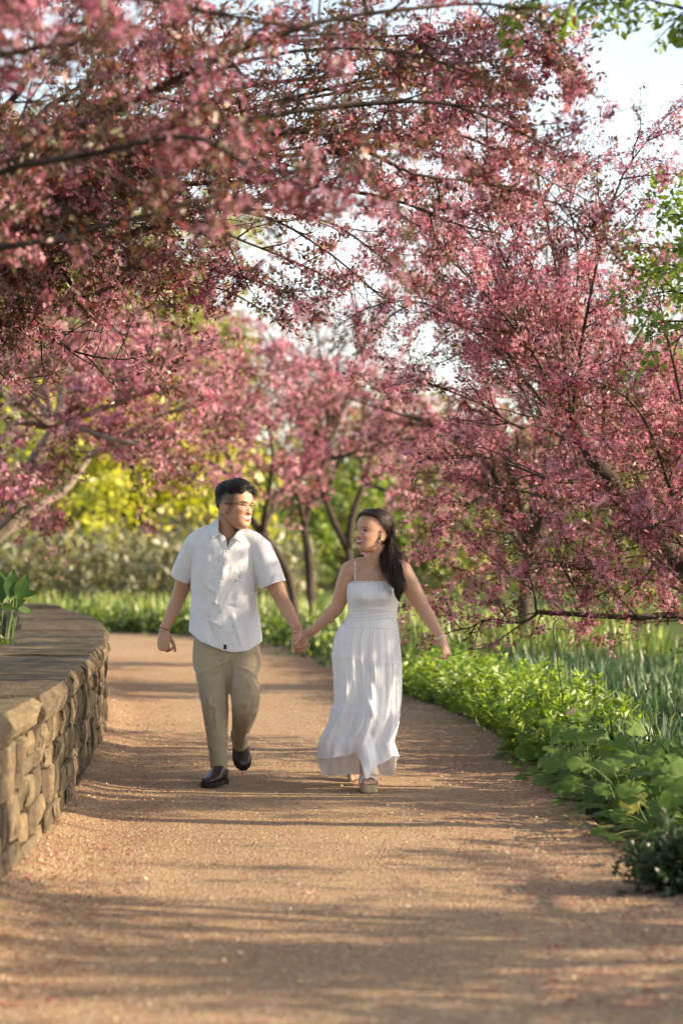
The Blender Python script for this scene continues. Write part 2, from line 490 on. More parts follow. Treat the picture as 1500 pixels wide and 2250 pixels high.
def build_wall():
    rng = np.random.default_rng(11)
    sm = stone_material()
    dark = plain_mat('wall_core', (0.07, 0.055, 0.04), 0.95)
    p0, _, _ = wall_frame(3.0)
    root = empty('stone_wall', (p0[0], p0[1], 0))
    tag(root, 'low curving dry stone wall with broad flat cap slabs beside the gravel path', 'wall')
    s0, s1 = 0.6, WALL_S[-1] - 0.6
    # dark core
    ss = np.linspace(s0, s1, 80); S = []
    for s in ss:
        p, t, n = wall_frame(s)
        S.append([p - n * 0.06 + (0, 0, 0), p - n * 0.06 + (0, 0, 0.57), p - n * 0.62 + (0, 0, 0.57), p - n * 0.62])
    V = np.array(S).reshape(-1, 3); i = np.arange(79)[:, None] * 4; j = np.arange(3)[None, :]
    link('rubble_core', mesh_np('rubble_core', V, np.stack([i + j, i + j + 1, i + 5 + j, i + 4 + j], -1).reshape(-1, 4)), root, dark)
    box = np.array([(x, y, z) for x in (-1, 1) for y in (-1, 1) for z in (-1, 1)], float)
    def stone(sa, sb, za, zb, proud, depth, name='stone', ch=None, nx=3):
        """irregular stone between arc lengths sa..sb, heights za..zb"""
        L = sb - sa; H = zb - za
        us = np.linspace(0, 1, nx + 2); us[1:-1] += rng.uniform(-.06, .06, nx)
        e = min(rng.uniform(.004, .010), H * 0.2, L * .2) if ch is None else ch
        us[1] = e / L * rng.uniform(.7, 1.6); us[-2] = 1 - e / L * rng.uniform(.7, 1.6)
        prof = [(-depth, 0), (-e * .9, 0.0), (0, e / H), (0.006, 0.5), (0, 1 - e / H), (-e * .9, 1.0), (-depth, 1.0)]
        k = len(prof); V = []
        tilt = rng.uniform(-.02, .02); lean = rng.uniform(-.01, .01)
        for a, u in enumerate(us):
            s = sa + L * u
            p, t, n = wall_frame(s)
            end = a in (0, len(us) - 1)
            for (d, v) in prof:
                out = proud + (d if d > -depth + 1e-6 else -depth)
                if end and d > -depth: out -= e * 1.1
                vv = v if not end else 0.5 + (v - 0.5) * (1 - 2 * e / H * .7)
                jit = rng.normal(0, .0035, 3) if d > -depth else np.zeros(3)
                z = za + H * vv + tilt * (u - .5)
                V.append(p + n * (out + lean * (v - .5)) + np.array((0, 0, max(z, -0.02))) + jit)
        V = np.array(V); m = len(us)
        i = np.arange(m - 1)[:, None] * k; j = np.arange(k - 1)[None, :]
        Fc = [tuple(f) for f in np.stack([i + j, i + k + j, i + k + j + 1, i + j + 1], -1).reshape(-1, 4)]
        Fc.append(tuple(range(k))); Fc.append(tuple(range(m * k - 1, m * k - k - 1, -1)))
        me = bpy.data.meshes.new(name); me.from_pydata([tuple(v) for v in V], [], Fc)
        me.polygons.foreach_set('use_smooth', [False] * len(me.polygons)); me.update()
        return link(name, me, root, sm)
    # uneven courses, seen front only
    s = s0
    while s < min(s1, 19.5):
        bay = rng.uniform(.55, 1.0)
        zs = [0.0]
        while zs[-1] < 0.5:
            zs.append(zs[-1] + rng.uniform(.07, .2))
        zs = np.array(zs) * (0.565 / zs[-1])
        for a, b in zip(zs[:-1], zs[1:]):
            x = s + rng.uniform(-.05, .05); end = s + bay + rng.uniform(-.05, .05)
            while x < end - 0.06:
                L = min(rng.uniform(.14, .5), end - x)
                if end - x - L < .1: L = end - x
                stone(x + .006, x + L - .006, a + .005 + rng.uniform(-.006, .006), b - .006 + rng.uniform(-.006, .006), rng.normal(0, .007), .12, nx=2)
                x += L
        s += bay
    while s < s1:                       # the far bend, larger pieces
        bay = rng.uniform(1.0, 1.6)
        for a, b in ((0, .2), (.2, .38), (.38, .565)):
            stone(s + .01, s + bay - .01, a + .006, b - .006, rng.normal(0, .01), .12)
        s += bay
    # cap slabs
    s = s0
    while s < s1:
        L = min(rng.uniform(.9, 1.9), s1 - s)
        th = rng.uniform(.105, .135); pr = rng.uniform(.0, .03); wd = rng.uniform(.74, .82)
        nx, nw = 12, 6; V = []
        us = np.linspace(0.004, L - 0.004, nx); lift = rng.uniform(-.006, .008)
        for u in us:
            p, t, n = wall_frame(s + u)
            rowt = [(pr - .012, .572), (pr + .004 + rng.normal(0, .012), .572 + th * .35), (pr + rng.normal(0, .010), .572 + th * .75), (pr - .02, .572 + th + lift)]
            for w in np.linspace(.12, .9, nw): rowt.append((pr - wd * w, .572 + th + lift + rng.normal(0, .004)))
            rowt += [(pr - wd, .572 + th * .8), (pr - wd, .572)]
            for d, z in rowt: V.append(p + n * d + np.array((0, 0, z)) + np.append(rng.normal(0, .003, 2), 0))
        k = len(rowt); i = np.arange(nx - 1)[:, None] * k; j = np.arange(k)[None, :]; j2 = (j + 1) % k
        Fc = [tuple(f) for f in np.stack([i + j, i + k + j, i + k + j2, i + j2], -1).reshape(-1, 4)]
        Fc.append(tuple(range(k))); Fc.append(tuple(range(nx * k - 1, nx * k - k - 1, -1)))
        me = bpy.data.meshes.new('cap_stone'); me.from_pydata([tuple(v) for v in V], [], Fc); me.update()
        link('cap_stone', me, root, sm)
        s += L
    # raised soil behind the wall
    m, nt, out = new_mat('bed_soil')
    f = n_noise(nt, 9, 5); principled(nt, out, n_ramp(nt, f, [(0.3, (0.03, 0.022, 0.014)), (0.6, (0.06, 0.05, 0.03)), (0.75, (0.06, 0.085, 0.025))]), 0.95, n_bump(nt, f, .8, .05), .1)
    S = []
    for s in np.linspace(s0, s1, 70):
        p, t, n = wall_frame(s)
        row = [p - n * .64 + (0, 0, .55), p - n * .9 + (0, 0, .6), p - n * 1.6 + (0, 0, .62)]
        far = p - n * 1.6; row += [np.array((far[0] - 2.5, far[1] + n[1] * -1, .4)), np.array((far[0] - 7, far[1] - n[1], -.02))]
        S.append(row)
    V = np.array(S).reshape(-1, 3); i = np.arange(69)[:, None] * 5; j = np.arange(4)[None, :]
    tag(link('raised_bed_ground', mesh_np('raised_bed_ground', V, np.stack([i + j, i + 5 + j, i + 6 + j, i + j + 1], -1).reshape(-1, 4), smooth=True), mat=m), kind='structure')
    # flat soil of the right-hand bed
    E, _ = plan(EDGE, 120); T, U, W = frames(E); side = np.cross(T, (0, 0, 1.0))
    S = [[E[a] + side[a] * d + np.array((0, 0, z)) for d, z in ((0.004, .012), (.3, .03), (1.2, .03), (2.6, -.02))] for a in range(120)]
    V = np.array(S).reshape(-1, 3); i = np.arange(119)[:, None] * 4; j = np.arange(3)[None, :]
    tag(link('bed_soil', mesh_np('bed_soil', V, np.stack([i + j, i + j + 1, i + 5 + j, i + 4 + j], -1).reshape(-1, 4), smooth=True), mat=m), kind='structure')
    return m

build_ground()
build_path()
build_wall()
# ================================================================== trees
def bark_mat(name, dark, light):
    m, nt, out = new_mat(name)
    f = n_noise(nt, 9, 6, 0.65, vscale=(1, 1, .35)); f2 = n_noise(nt, 45, 4, .6)
    c = n_ramp(nt, f, [(0.3, dark), (0.7, light)])
    h = n_mix(nt, 0.5, f, f2)
    principled(nt, out, c, 0.85, n_bump(nt, h, 0.8, 0.02), 0.2)
    return m
BARK = bark_mat('crabapple_bark', (0.026, 0.019, 0.015), (0.085, 0.064, 0.048))
BARK_PALE = bark_mat('pale_bark', (0.16, 0.13, 0.10), (0.30, 0.25, 0.19))
PETAL = foliage_mat('crabapple_petal', 0.42, (1.0, 0.86, 0.86), 0.0)
LEAF_B = foliage_mat('bronze_leaf', 0.4, (1.3, 0.9, 0.6), 0.05)
LEAF_G = foliage_mat('green_leaf', 0.45, (1.15, 1.2, 0.6), 0.05)

PINKS = np.array([(0.76, 0.43, 0.48), (0.66, 0.31, 0.38), (0.50, 0.17, 0.25), (0.58, 0.31, 0.42), (0.33, 0.08, 0.12), (0.70, 0.36, 0.40)])
BRONZE = np.array([(0.13, 0.055, 0.03), (0.10, 0.07, 0.03), (0.20, 0.06, 0.035), (0.13, 0.12, 0.035), (0.085, 0.04, 0.03)])

def rand_dirs(rng, n):
    return norm(rng.normal(size=(n, 3)))

def perp(d, rng):
    r = rand_dirs(rng, len(d))
    return norm(r - d * np.sum(r * d, -1, keepdims=True))

def petals(C, N, S, rng, k=5, cup=0.35, wide=0.52):
    """k-petalled flowers: centres C, axes N, petal length S -> V, F"""
    n = len(C)
    U = perp(N, rng); W = np.cross(N, U)
    a0 = rng.random(n) * 6.283
    out = []
    for i in range(k):
        a = a0 + 6.283 * i / k + rng.normal(0, .16, n)
        cp = cup + rng.normal(0, .25, n)
        sz = S * (0.85 + .3 * rng.random(n))
        def pt(r, da, h):
            return C + ((U * np.cos(a + da)[:, None] + W * np.sin(a + da)[:, None]) * r + N * (h * cp)[:, None]) * sz[:, None]
        out += [C, pt(.68, -wide, .45), pt(1.05, 0, .9), pt(.68, wide, .45)]
    V = np.stack(out, 1).reshape(-1, 3)
    Fc = np.arange(n * k * 4).reshape(-1, 4)
    return V, Fc, k * 4

def leaves(C, D, S, rng, width=0.45, fold=0.25):
    """pointed leaves: base C, direction D, length S"""
    n = len(C); U = perp(D, rng); W = np.cross(D, U)
    s = S[:, None]
    V = np.stack([C, C + (D * .45 + U * width * .5 + W * fold * .5) * s, C + (D + W * fold * .2 * rng.normal(size=(n, 1))) * s, C + (D * .45 - U * width * .5 + W * fold * .5) * s], 1).reshape(-1, 3)
    return V, np.arange(n * 4).reshape(-1, 4), 4

def curve_from(p, d, L, n, rng, up=0.0, wander=0.25):
    P = [np.array(p, float)]; d = np.array(d, float); st = L / (n - 1)
    for _ in range(n - 1):
        d = norm(d + rng.normal(0, wander, 3) * .5 + np.array((0, 0, up)) * st)
        P.append(P[-1] + d * st)
    return np.array(P)

def side_dir(tan, rng, ang, up):
    r = rng.normal(size=3); r[2] *= .7
    r = norm(r - tan * np.dot(r, tan))
    return norm(tan * math.cos(ang) + r * math.sin(ang) + np.array((0, 0, up)))

def grow(limbs, rng, l2=0.8, sp2=0.22, l3=0.3, sp3=0.13, up2=0.15, up3=0.1, t0=0.25, r2=0.009, st=0.045, bare=0.15):
    """side branches and twigs on limbs; returns wood list and flowering stations (points, directions)"""
    wood = []; pts = []; dirs = []
    def stations(P, a):
        d = np.concatenate([[0], np.cumsum(np.linalg.norm(np.diff(P, axis=0), axis=1))])
        s = np.arange(a * d[-1], d[-1] + st * .5, st)
        Q = np.column_stack([np.interp(s, d, P[:, k]) for k in range(3)])
        T = norm(np.gradient(P, axis=0)); i = np.clip(np.searchsorted(d, s), 0, len(P) - 1)
        pts.append(Q); dirs.append(T[i])
    for (P, ra, rb) in limbs:
        n = len(P); d = np.concatenate([[0], np.cumsum(np.linalg.norm(np.diff(P, axis=0), axis=1))]); L = d[-1]
        T = norm(np.gradient(P, axis=0))
        s = t0 * L + rng.random() * sp2
        while s < L:
            u = s / L; q = np.array([np.interp(s, d, P[:, k]) for k in range(3)]); tn = T[min(n - 1, np.searchsorted(d, s))]
            ln = l2 * rng.uniform(.45, 1.25) * (1.1 - .55 * u)
            B = curve_from(q, side_dir(tn, rng, rng.uniform(.5, 1.2), up2), ln, 6, rng, up2, .3)
            rr = min(r2, (ra + (rb - ra) * u) * .7)
            wood.append((B, np.linspace(rr, rr * .35, 6), 5))
            stations(B, bare)
            s3 = .12 + rng.random() * sp3; dB = np.linspace(0, ln, 6); TB = norm(np.gradient(B, axis=0))
            while s3 < ln:
                q3 = np.array([np.interp(s3, dB, B[:, k]) for k in range(3)]); t3 = TB[min(5, int(s3 / ln * 5.99))]
                l = l3 * rng.uniform(.4, 1.3)
                C = curve_from(q3, side_dir(t3, rng, rng.uniform(.5, 1.2), up3), l, 4, rng, up3, .35)
                wood.append((C, np.linspace(rr * .45, .0012, 4), 3))
                stations(C, .1)
                s3 += sp3 * rng.uniform(.6, 1.5)
            s += sp2 * rng.uniform(.5, 1.5)
        E = P[int(n * .72):]
        stations(E, 0.0)
    return wood, np.concatenate(pts), np.concatenate(dirs)

def wood_mesh(name, wood):
    s = Soup()
    for P, r, n in wood:
        V, Fc = tube(P, r, n=n, cap=False)
        s.add(V, Fc)
    return s.mesh(name, smooth=True)

def add_limb(root, P, ra, rb, mat, name='limb', n=9):
    P = np.asarray(P); m = len(P)
    r = np.linspace(ra, rb, m) * (1 + .08 * np.sin(np.arange(m) * 2.1))
    V, Fc = tube(P, r, n=n, cap=True)
    link(name, mesh_py(name, V, Fc), root, mat)

def gappy(pts, dirs, rng, scale=2.2, cut=-0.15, seed=1, soft=0.25):
    """thin the stations in patches so that the crown has gaps"""
    v = vnoise(pts, scale, seed) + .5 * vnoise(pts, scale * 2.3, seed + 7)
    keep = v + rng.normal(0, soft, len(pts)) > cut
    return pts[keep], dirs[keep]

def crabapple(name, label, base, limbs, trunk, seed, cfg, nf=4.5, leaf=3.0, fsize=0.017, lsize=0.042, petal_n=5, spread=0.028, cut=-0.15, group=None, pinks=PINKS, tint=1.0, gap_scale=2.2, bark=BARK, limb_scale=1.0, clump=0, clump_cut=.05, floor=0.0):
    rng = np.random.default_rng(seed)
    root = empty(name, base)
    tag(root, label, 'tree', group)
    for i, (P, ra, rb) in enumerate(trunk):
        add_limb(root, P, ra, rb, bark, 'trunk', 12)
    for (P, ra, rb) in limbs:
        add_limb(root, P, ra * limb_scale, rb * limb_scale, bark, 'limb', 8)
    wood, pts, dirs = grow(limbs, rng, **cfg)
    if floor:
        wood = [w for w in wood if w[0][:, 2].min() > floor - .05]; k = pts[:, 2] > floor + .16 * vnoise(pts, 2.0, 5) + rng.normal(0, .03, len(pts)); pts, dirs = pts[k], dirs[k]
    b = link('twigs', wood_mesh('twigs', wood), root, bark); b['kind'] = 'stuff'
    pts, dirs = gappy(pts, dirs, rng, gap_scale, cut, seed)
    lp, ld = pts, dirs
    if clump: pts, dirs = gappy(pts, dirs, rng, clump, clump_cut, seed + 40, .12)
    # flowers
    n = rng.poisson(nf, len(pts)); i = np.repeat(np.arange(len(pts)), n)
    C = pts[i] + rng.normal(0, spread, (len(i), 3))
    N = norm(C - pts[i] + rand_dirs(rng, len(i)) * spread * .8 + (0, 0, .006))
    S = fsize * rng.uniform(.7, 1.25, len(i))
    V, Fc, k = petals(C, N, S, rng, petal_n)
    # colour by cluster, then by flower
    cl = rng.choice(len(pinks), len(pts), p=(.18, .25, .22, .12, .12, .11))[i]
    own = rng.choice(len(pinks), len(i)); pick = np.where(rng.random(len(i)) < .3, own, cl)
    col = np.clip(pinks[pick] * rng.uniform(.82, 1.15, (len(i), 1)) * tint, 0, .85)
    colv = np.repeat(col, k, 0)
    b = link('blossom', mesh_np('blossom', V, Fc, colv), root, PETAL); b['kind'] = 'stuff'
    # young bronze leaves
    pts, dirs = lp, ld
    n = rng.poisson(leaf, len(pts)); i = np.repeat(np.arange(len(pts)), n)
    C = pts[i] + rng.normal(0, spread * .8, (len(i), 3))
    D = norm(dirs[i] * .5 + rand_dirs(rng, len(i)) + (0, 0, .15))
    V, Fc, k = leaves(C, D, lsize * rng.uniform(.5, 1.25, len(i)), rng, .42)
    col = BRONZE[rng.integers(0, len(BRONZE), len(i))] * rng.uniform(.75, 1.25, (len(i), 1))
    b = link('leaves', mesh_np('leaves', V, Fc, np.repeat(col, k, 0)), root, LEAF_B); b['kind'] = 'stuff'
    return root

def L(pix, ra, rb, n=14):
    return (smooth_path(atl(pix), n), ra, rb)

def build_left_tree():
    # trunk stands behind the wall, just out of frame; limbs reach out over the path
    base = np.array((-3.1, 10.6, 0.55))
    fork = np.array((-2.55, 10.7, 2.35))
    trunk = [(smooth_path([base, base + (.12, .05, .9), fork], 10), .13, .085)]
    f = tuple
    def lim(pix, ra, rb, n=16, start=fork):
        return (smooth_path(np.vstack([start, atl(pix)]), n), ra, rb)
    low = np.array((-2.75, 11.0, 1.75))
    limbs = [
        lim([(-60, 440, 11.2), (110, 470, 11.4), (250, 590, 11.6), (330, 560, 11.7)], .045, .010),
        lim([(20, 445, 10.8), (150, 270, 10.9), (240, 130, 11.0), (345, 20, 11.1), (430, -60, 11.2)], .035, .008),
        lim([(40, 450, 11.0), (200, 300, 11.3), (330, 275, 11.5), (430, 235, 11.6), (545, 190, 11.7), (760, 165, 11.8), (1010, 140, 11.9), (1180, 120, 12.0)], .035, .006, 20),
        lim([(60, 455, 11.6), (180, 335, 11.8), (330, 320, 11.9), (440, 250, 12.0), (560, 210, 12.1)], .028, .006),
        lim([(60, 460, 12.0), (250, 420, 12.2), (400, 405, 12.3), (600, 400, 12.2), (770, 420, 12.0), (900, 450, 11.9), (1010, 495, 11.8), (1110, 515, 11.8)], .032, .007, 20),
        lim([(60, 580, 12.4), (110, 650, 12.5), (175, 668, 12.5), (195, 700, 12.5)], .035, .016, 12, low),
        lim([(60, 585, 12.5), (180, 655, 12.5), (285, 590, 12.6), (375, 525, 12.7), (520, 500, 12.8)], .03, .007, 16, low),
        lim([(-30, 280, 10.0), (90, 130, 9.6), (220, 20, 9.3), (330, -60, 9.2)], .032, .01),
        lim([(20, 380, 10.2), (240, 250, 9.8), (480, 130, 9.5), (700, 50, 9.4), (900, 20, 9.5), (1090, 10, 9.6), (1220, 60, 9.7)], .032, .006, 20),
        lim([(40, 420, 10.6), (300, 330, 10.6), (560, 260, 10.5), (790, 230, 10.5), (960, 225, 10.5), (1080, 260, 10.6), (1180, 310, 10.6), (1260, 350, 10.6)], .03, .005, 20),
        lim([(60, 430, 11.8), (320, 370, 12.3), (620, 330, 12.6), (850, 300, 12.8), (1000, 310, 13.0)], .026, .005, 18),
        lim([(0, 470, 12.4), (150, 500, 12.8), (380, 480, 13.0), (560, 540, 13.2), (700, 600, 13.2), (780, 650, 13.2)], .028, .004, 18),
        lim([(-40, 620, 12.8), (60, 700, 13.2), (160, 770, 13.5), (260, 790, 13.6), (330, 780, 13.7)], .026, .004, 14, low),
        lim([(-80, 700, 12.6), (-20, 800, 13.0), (50, 850, 13.2), (110, 880, 13.4)], .026, .004, 12, low),
        lim([(0, 560, 12.6), (200, 560, 13.0), (380, 610, 13.3), (500, 640, 13.4), (590, 690, 13.5)], .024, .004, 16, low),
        # nearest sprays, out of focus
        lim([(-150, 200, 8.2), (20, 120, 7.4), (190, 90, 7.0), (300, 60, 6.9)], .028, .006, 14),
        lim([(-100, 420, 8.6), (200, 340, 8.0), (420, 300, 7.7), (560, 370, 7.6), (690, 370, 7.6), (880, 340, 7.7)], .026, .005, 18),
        lim([(-100, 560, 8.8), (40, 540, 8.4), (300, 480, 8.2), (480, 430, 8.2), (620, 450, 8.3), (730, 470, 8.4)], .026, .005, 16),
        lim([(-60, 100, 9.4), (150, -20, 8.8), (420, 20, 8.3), (640, 60, 8.1), (780, 90, 8.1)], .026, .005, 16),
        lim([(30, 480, 12.0), (260, 520, 12.2), (470, 460, 12.4), (700, 480, 12.5), (830, 560, 12.5), (900, 620, 12.5)], .024, .004, 18),
        lim([(40, 470, 12.2), (300, 450, 12.6), (560, 470, 12.9), (700, 540, 13.0), (800, 620, 13.0), (880, 690, 13.0)], .024, .004, 18),
        lim([(20, 410, 11.6), (300, 300, 11.9), (600, 230, 12.1), (850, 190, 12.2), (1040, 190, 12.2), (1200, 170, 12.3)], .024, .004, 18),
        lim([(20, 360, 10.0), (300, 220, 9.9), (600, 120, 9.9), (850, 110, 9.9), (1000, 150, 10), (1100, 190, 10)], .024, .004, 18),
        lim([(30, 500, 12.6), (260, 560, 13), (450, 590, 13.4), (620, 640, 13.6), (700, 700, 13.7)], .022, .004, 16),
        lim([(60, 420, 11.4), (400, 280, 11.6), (700, 200, 11.6), (900, 150, 11.5), (1050, 90, 11.4), (1190, 100, 11.3), (1255, 160, 11.3)], .022, .004, 18),
        lim([(60, 440, 11.6), (450, 360, 11.6), (760, 330, 11.6), (960, 290, 11.5), (1090, 330, 11.5), (1210, 400, 11.5), (1290, 440, 11.5)], .022, .004, 18),
        lim([(0, 330, 10.4), (160, 200, 10.8), (420, 110, 11.0), (660, 90, 11.2), (850, 80, 11.3), (1000, 70, 11.4), (1160, 40, 11.4)], .028, .005, 18),
        lim([(20, 400, 11.0), (360, 330, 11.0), (700, 290, 11.0), (900, 380, 11.1), (1050, 400, 11.2), (1200, 440, 11.3), (1330, 480, 11.3)], .026, .005, 20),
    ]
    crabapple('crabapple_tree', 'spreading pink crabapple with dark limbs reaching over the path from behind the stone wall', base, limbs, trunk, 21,
              dict(l2=.60, sp2=.105, l3=.26, sp3=.10, up2=.05, up3=.0, t0=.30, r2=.006, st=.05, bare=.1), nf=9.0, leaf=6.0, cut=-.16, spread=.026, gap_scale=2.2, limb_scale=.58, fsize=.0160, lsize=.038, petal_n=4, clump=5.5, clump_cut=.08, tint=.76)

def build_right_tree():
    base = np.array((2.75, 15.6, 0.0))
    k = np.array((2.35, 15.6, 1.1))
    trunk = [(smooth_path([base, (2.62, 15.6, .6), k], 8), .12, .10),
             (smooth_path(np.vstack([k, atl([(1430, 1180, 15.6), (1370, 1100, 15.5), (1325, 1040, 15.5), (1290, 980, 15.5), (1255, 930, 15.5)])]), 14), .085, .045)]
    t = atl([(1255, 930, 15.5)])[0]; t2 = atl([(1330, 1045, 15.5)])[0]; t3 = atl([(1292, 985, 15.5)])[0]
    def lim(start, pix, ra, rb, n=14):
        return (smooth_path(np.vstack([start, atl(pix)]), n), ra, rb)
    lo = np.array((2.5, 15.5, .85))
    limbs = [
        lim(t, [(1248, 850, 15.5), (1235, 740, 15.4), (1225, 620, 15.4), (1200, 480, 15.3), (1170, 360, 15.3)], .032, .006),
        lim(t, [(1225, 850, 15.7), (1205, 760, 15.9), (1180, 640, 16.1), (1130, 520, 16.3), (1080, 400, 16.4)], .026, .005),
        lim(t, [(1270, 800, 15.2), (1290, 680, 15.1), (1320, 540, 15.0), (1360, 400, 14.9), (1420, 310, 14.9), (1500, 210, 14.9)], .026, .004),
        lim(t3, [(1180, 935, 15.4), (1140, 940, 15.3), (1060, 890, 15.2), (960, 850, 15.1), (860, 830, 15.1)], .024, .004),
        lim(t3, [(1170, 860, 16.2), (1080, 760, 16.6), (990, 680, 16.9), (900, 620, 17.2)], .024, .004),
        lim(t2, [(1230, 1060, 15.2), (1120, 1020, 15.0), (1030, 1000, 14.9), (940, 1010, 14.9)], .022, .004),
        lim(t2, [(1250, 1110, 15.9), (1150, 1080, 16.3), (1060, 1090, 16.6), (980, 1140, 16.8), (920, 1180, 17.0)], .022, .004),
        lim(lo, [(1480, 1352, 15.4), (1400, 1357, 15.3), (1300, 1352, 15.2), (1180, 1345, 15.1)], .042, .026),
        (smooth_path(atl([(1182, 1345, 15.1), (1160, 1362, 15.1), (1130, 1368, 15.2), (1070, 1360, 15.3), (1018, 1384, 15.4), (985, 1350, 15.5), (940, 1320, 15.5)]), 14), .018, .004),
        (smooth_path(atl([(1178, 1345, 15.1), (1172, 1300, 15.1), (1158, 1250, 15.2), (1140, 1190, 15.3), (1090, 1150, 15.5)]), 12), .016, .004),
        (smooth_path(atl([(1300, 1352, 15.2), (1260, 1290, 15.0), (1230, 1240, 14.9), (1200, 1200, 14.8)]), 10), .014, .004),
        (smooth_path(atl([(1400, 1357, 15.3), (1340, 1290, 14.8), (1290, 1230, 14.5), (1230, 1190, 14.3)]), 10), .016, .004),
        lim(lo, [(1470, 1250, 15.0), (1390, 1180, 14.6), (1320, 1150, 14.4), (1250, 1160, 14.3)], .026, .005),
        lim(k, [(1480, 1100, 15.0), (1440, 980, 14.7), (1400, 900, 14.6), (1340, 850, 14.5), (1270, 830, 14.5)], .03, .005),
        lim(k, [(1520, 1000, 15.2), (1490, 850, 15.0), (1460, 720, 14.9), (1440, 620, 14.8)], .03, .005),
        lim(t2, [(1330, 850, 15.9), (1400, 740, 16.0), (1450, 640, 16.2), (1500, 560, 16.3)], .026, .005),
        lim(lo, [(1500, 1300, 16.0), (1380, 1260, 16.4), (1250, 1240, 16.7), (1120, 1260, 16.9), (1010, 1260, 17.0)], .028, .004),
        lim(t, [(1160, 760, 15.0), (1060, 640, 14.7), (980, 560, 14.6), (930, 480, 14.5)], .022, .004),
        lim(k, [(1500, 1150, 16.4), (1400, 1000, 17.0), (1300, 900, 17.4), (1180, 820, 17.8), (1060, 820, 18)], .03, .005),
        lim(t2, [(1120, 800, 15.6), (1000, 700, 15.8), (900, 660, 16), (800, 680, 16.2), (740, 720, 16.4)], .024, .004),
        lim(t, [(1190, 760, 15.2), (1120, 600, 15.0), (1060, 470, 14.9), (1030, 370, 14.9)], .022, .004),
        lim(t, [(1260, 700, 15.8), (1270, 560, 15.9), (1250, 430, 16), (1290, 330, 16)], .022, .004),
        lim(t, [(1150, 700, 16), (1050, 560, 16.4), (960, 480, 16.8), (880, 520, 17)], .022, .004),
        lim(lo, [(1500, 1200, 14.6), (1440, 1160, 14.2), (1380, 1170, 13.9), (1330, 1200, 13.9)], .022, .004),
    ]
    crabapple('crabapple_tree', 'pink crabapple with slanting trunk and long low horizontal limb above the daffodil leaves', base, limbs, trunk, 5,
              dict(l2=.70, sp2=.10, l3=.30, sp3=.10, up2=.12, up3=.05, t0=.10, r2=.006, st=.045, bare=.1), nf=7.6, leaf=3.0, cut=-.42, spread=.026, limb_scale=.55, fsize=.0155, lsize=.034, petal_n=4, clump=5.0, clump_cut=.03, gap_scale=1.7, floor=.68, tint=.93)
    # the bare, thick slanting limbs behind, resting low
    return root_last

root_last = None

def vase(base, h, spread, n, rng, r=.07, lean=(0, 0), fork=.25, low=0.0):
    """a multi-stemmed crabapple skeleton"""
    base = np.array(base, float); trunk = []; limbs = []
    f = base + np.array((lean[0] * .4, lean[1] * .4, h * fork))
    trunk.append((smooth_path([base, base + (f - base) * .5 + rng.normal(0, .05, 3) * (1, 1, 0), f], 8), r, r * .8))
    for i in range(n):
        a = 6.283 * (i + rng.uniform(-.3, .3)) / n
        e = rng.uniform(low, 1.0)
        out = spread * (1.05 - .35 * e) * rng.uniform(.8, 1.1)
        top = base + np.array((math.cos(a) * out + lean[0], math.sin(a) * out + lean[1], h * (.35 + .62 * e)))
        mid = f + (top - f) * .45 + np.array((-math.cos(a) * out * .1, -math.sin(a) * out * .1, h * .1)) + rng.normal(0, .12, 3)
        limbs.append((smooth_path([f, mid, top + rng.normal(0, .1, 3)], 10), r * .55, .006))
    return trunk, limbs

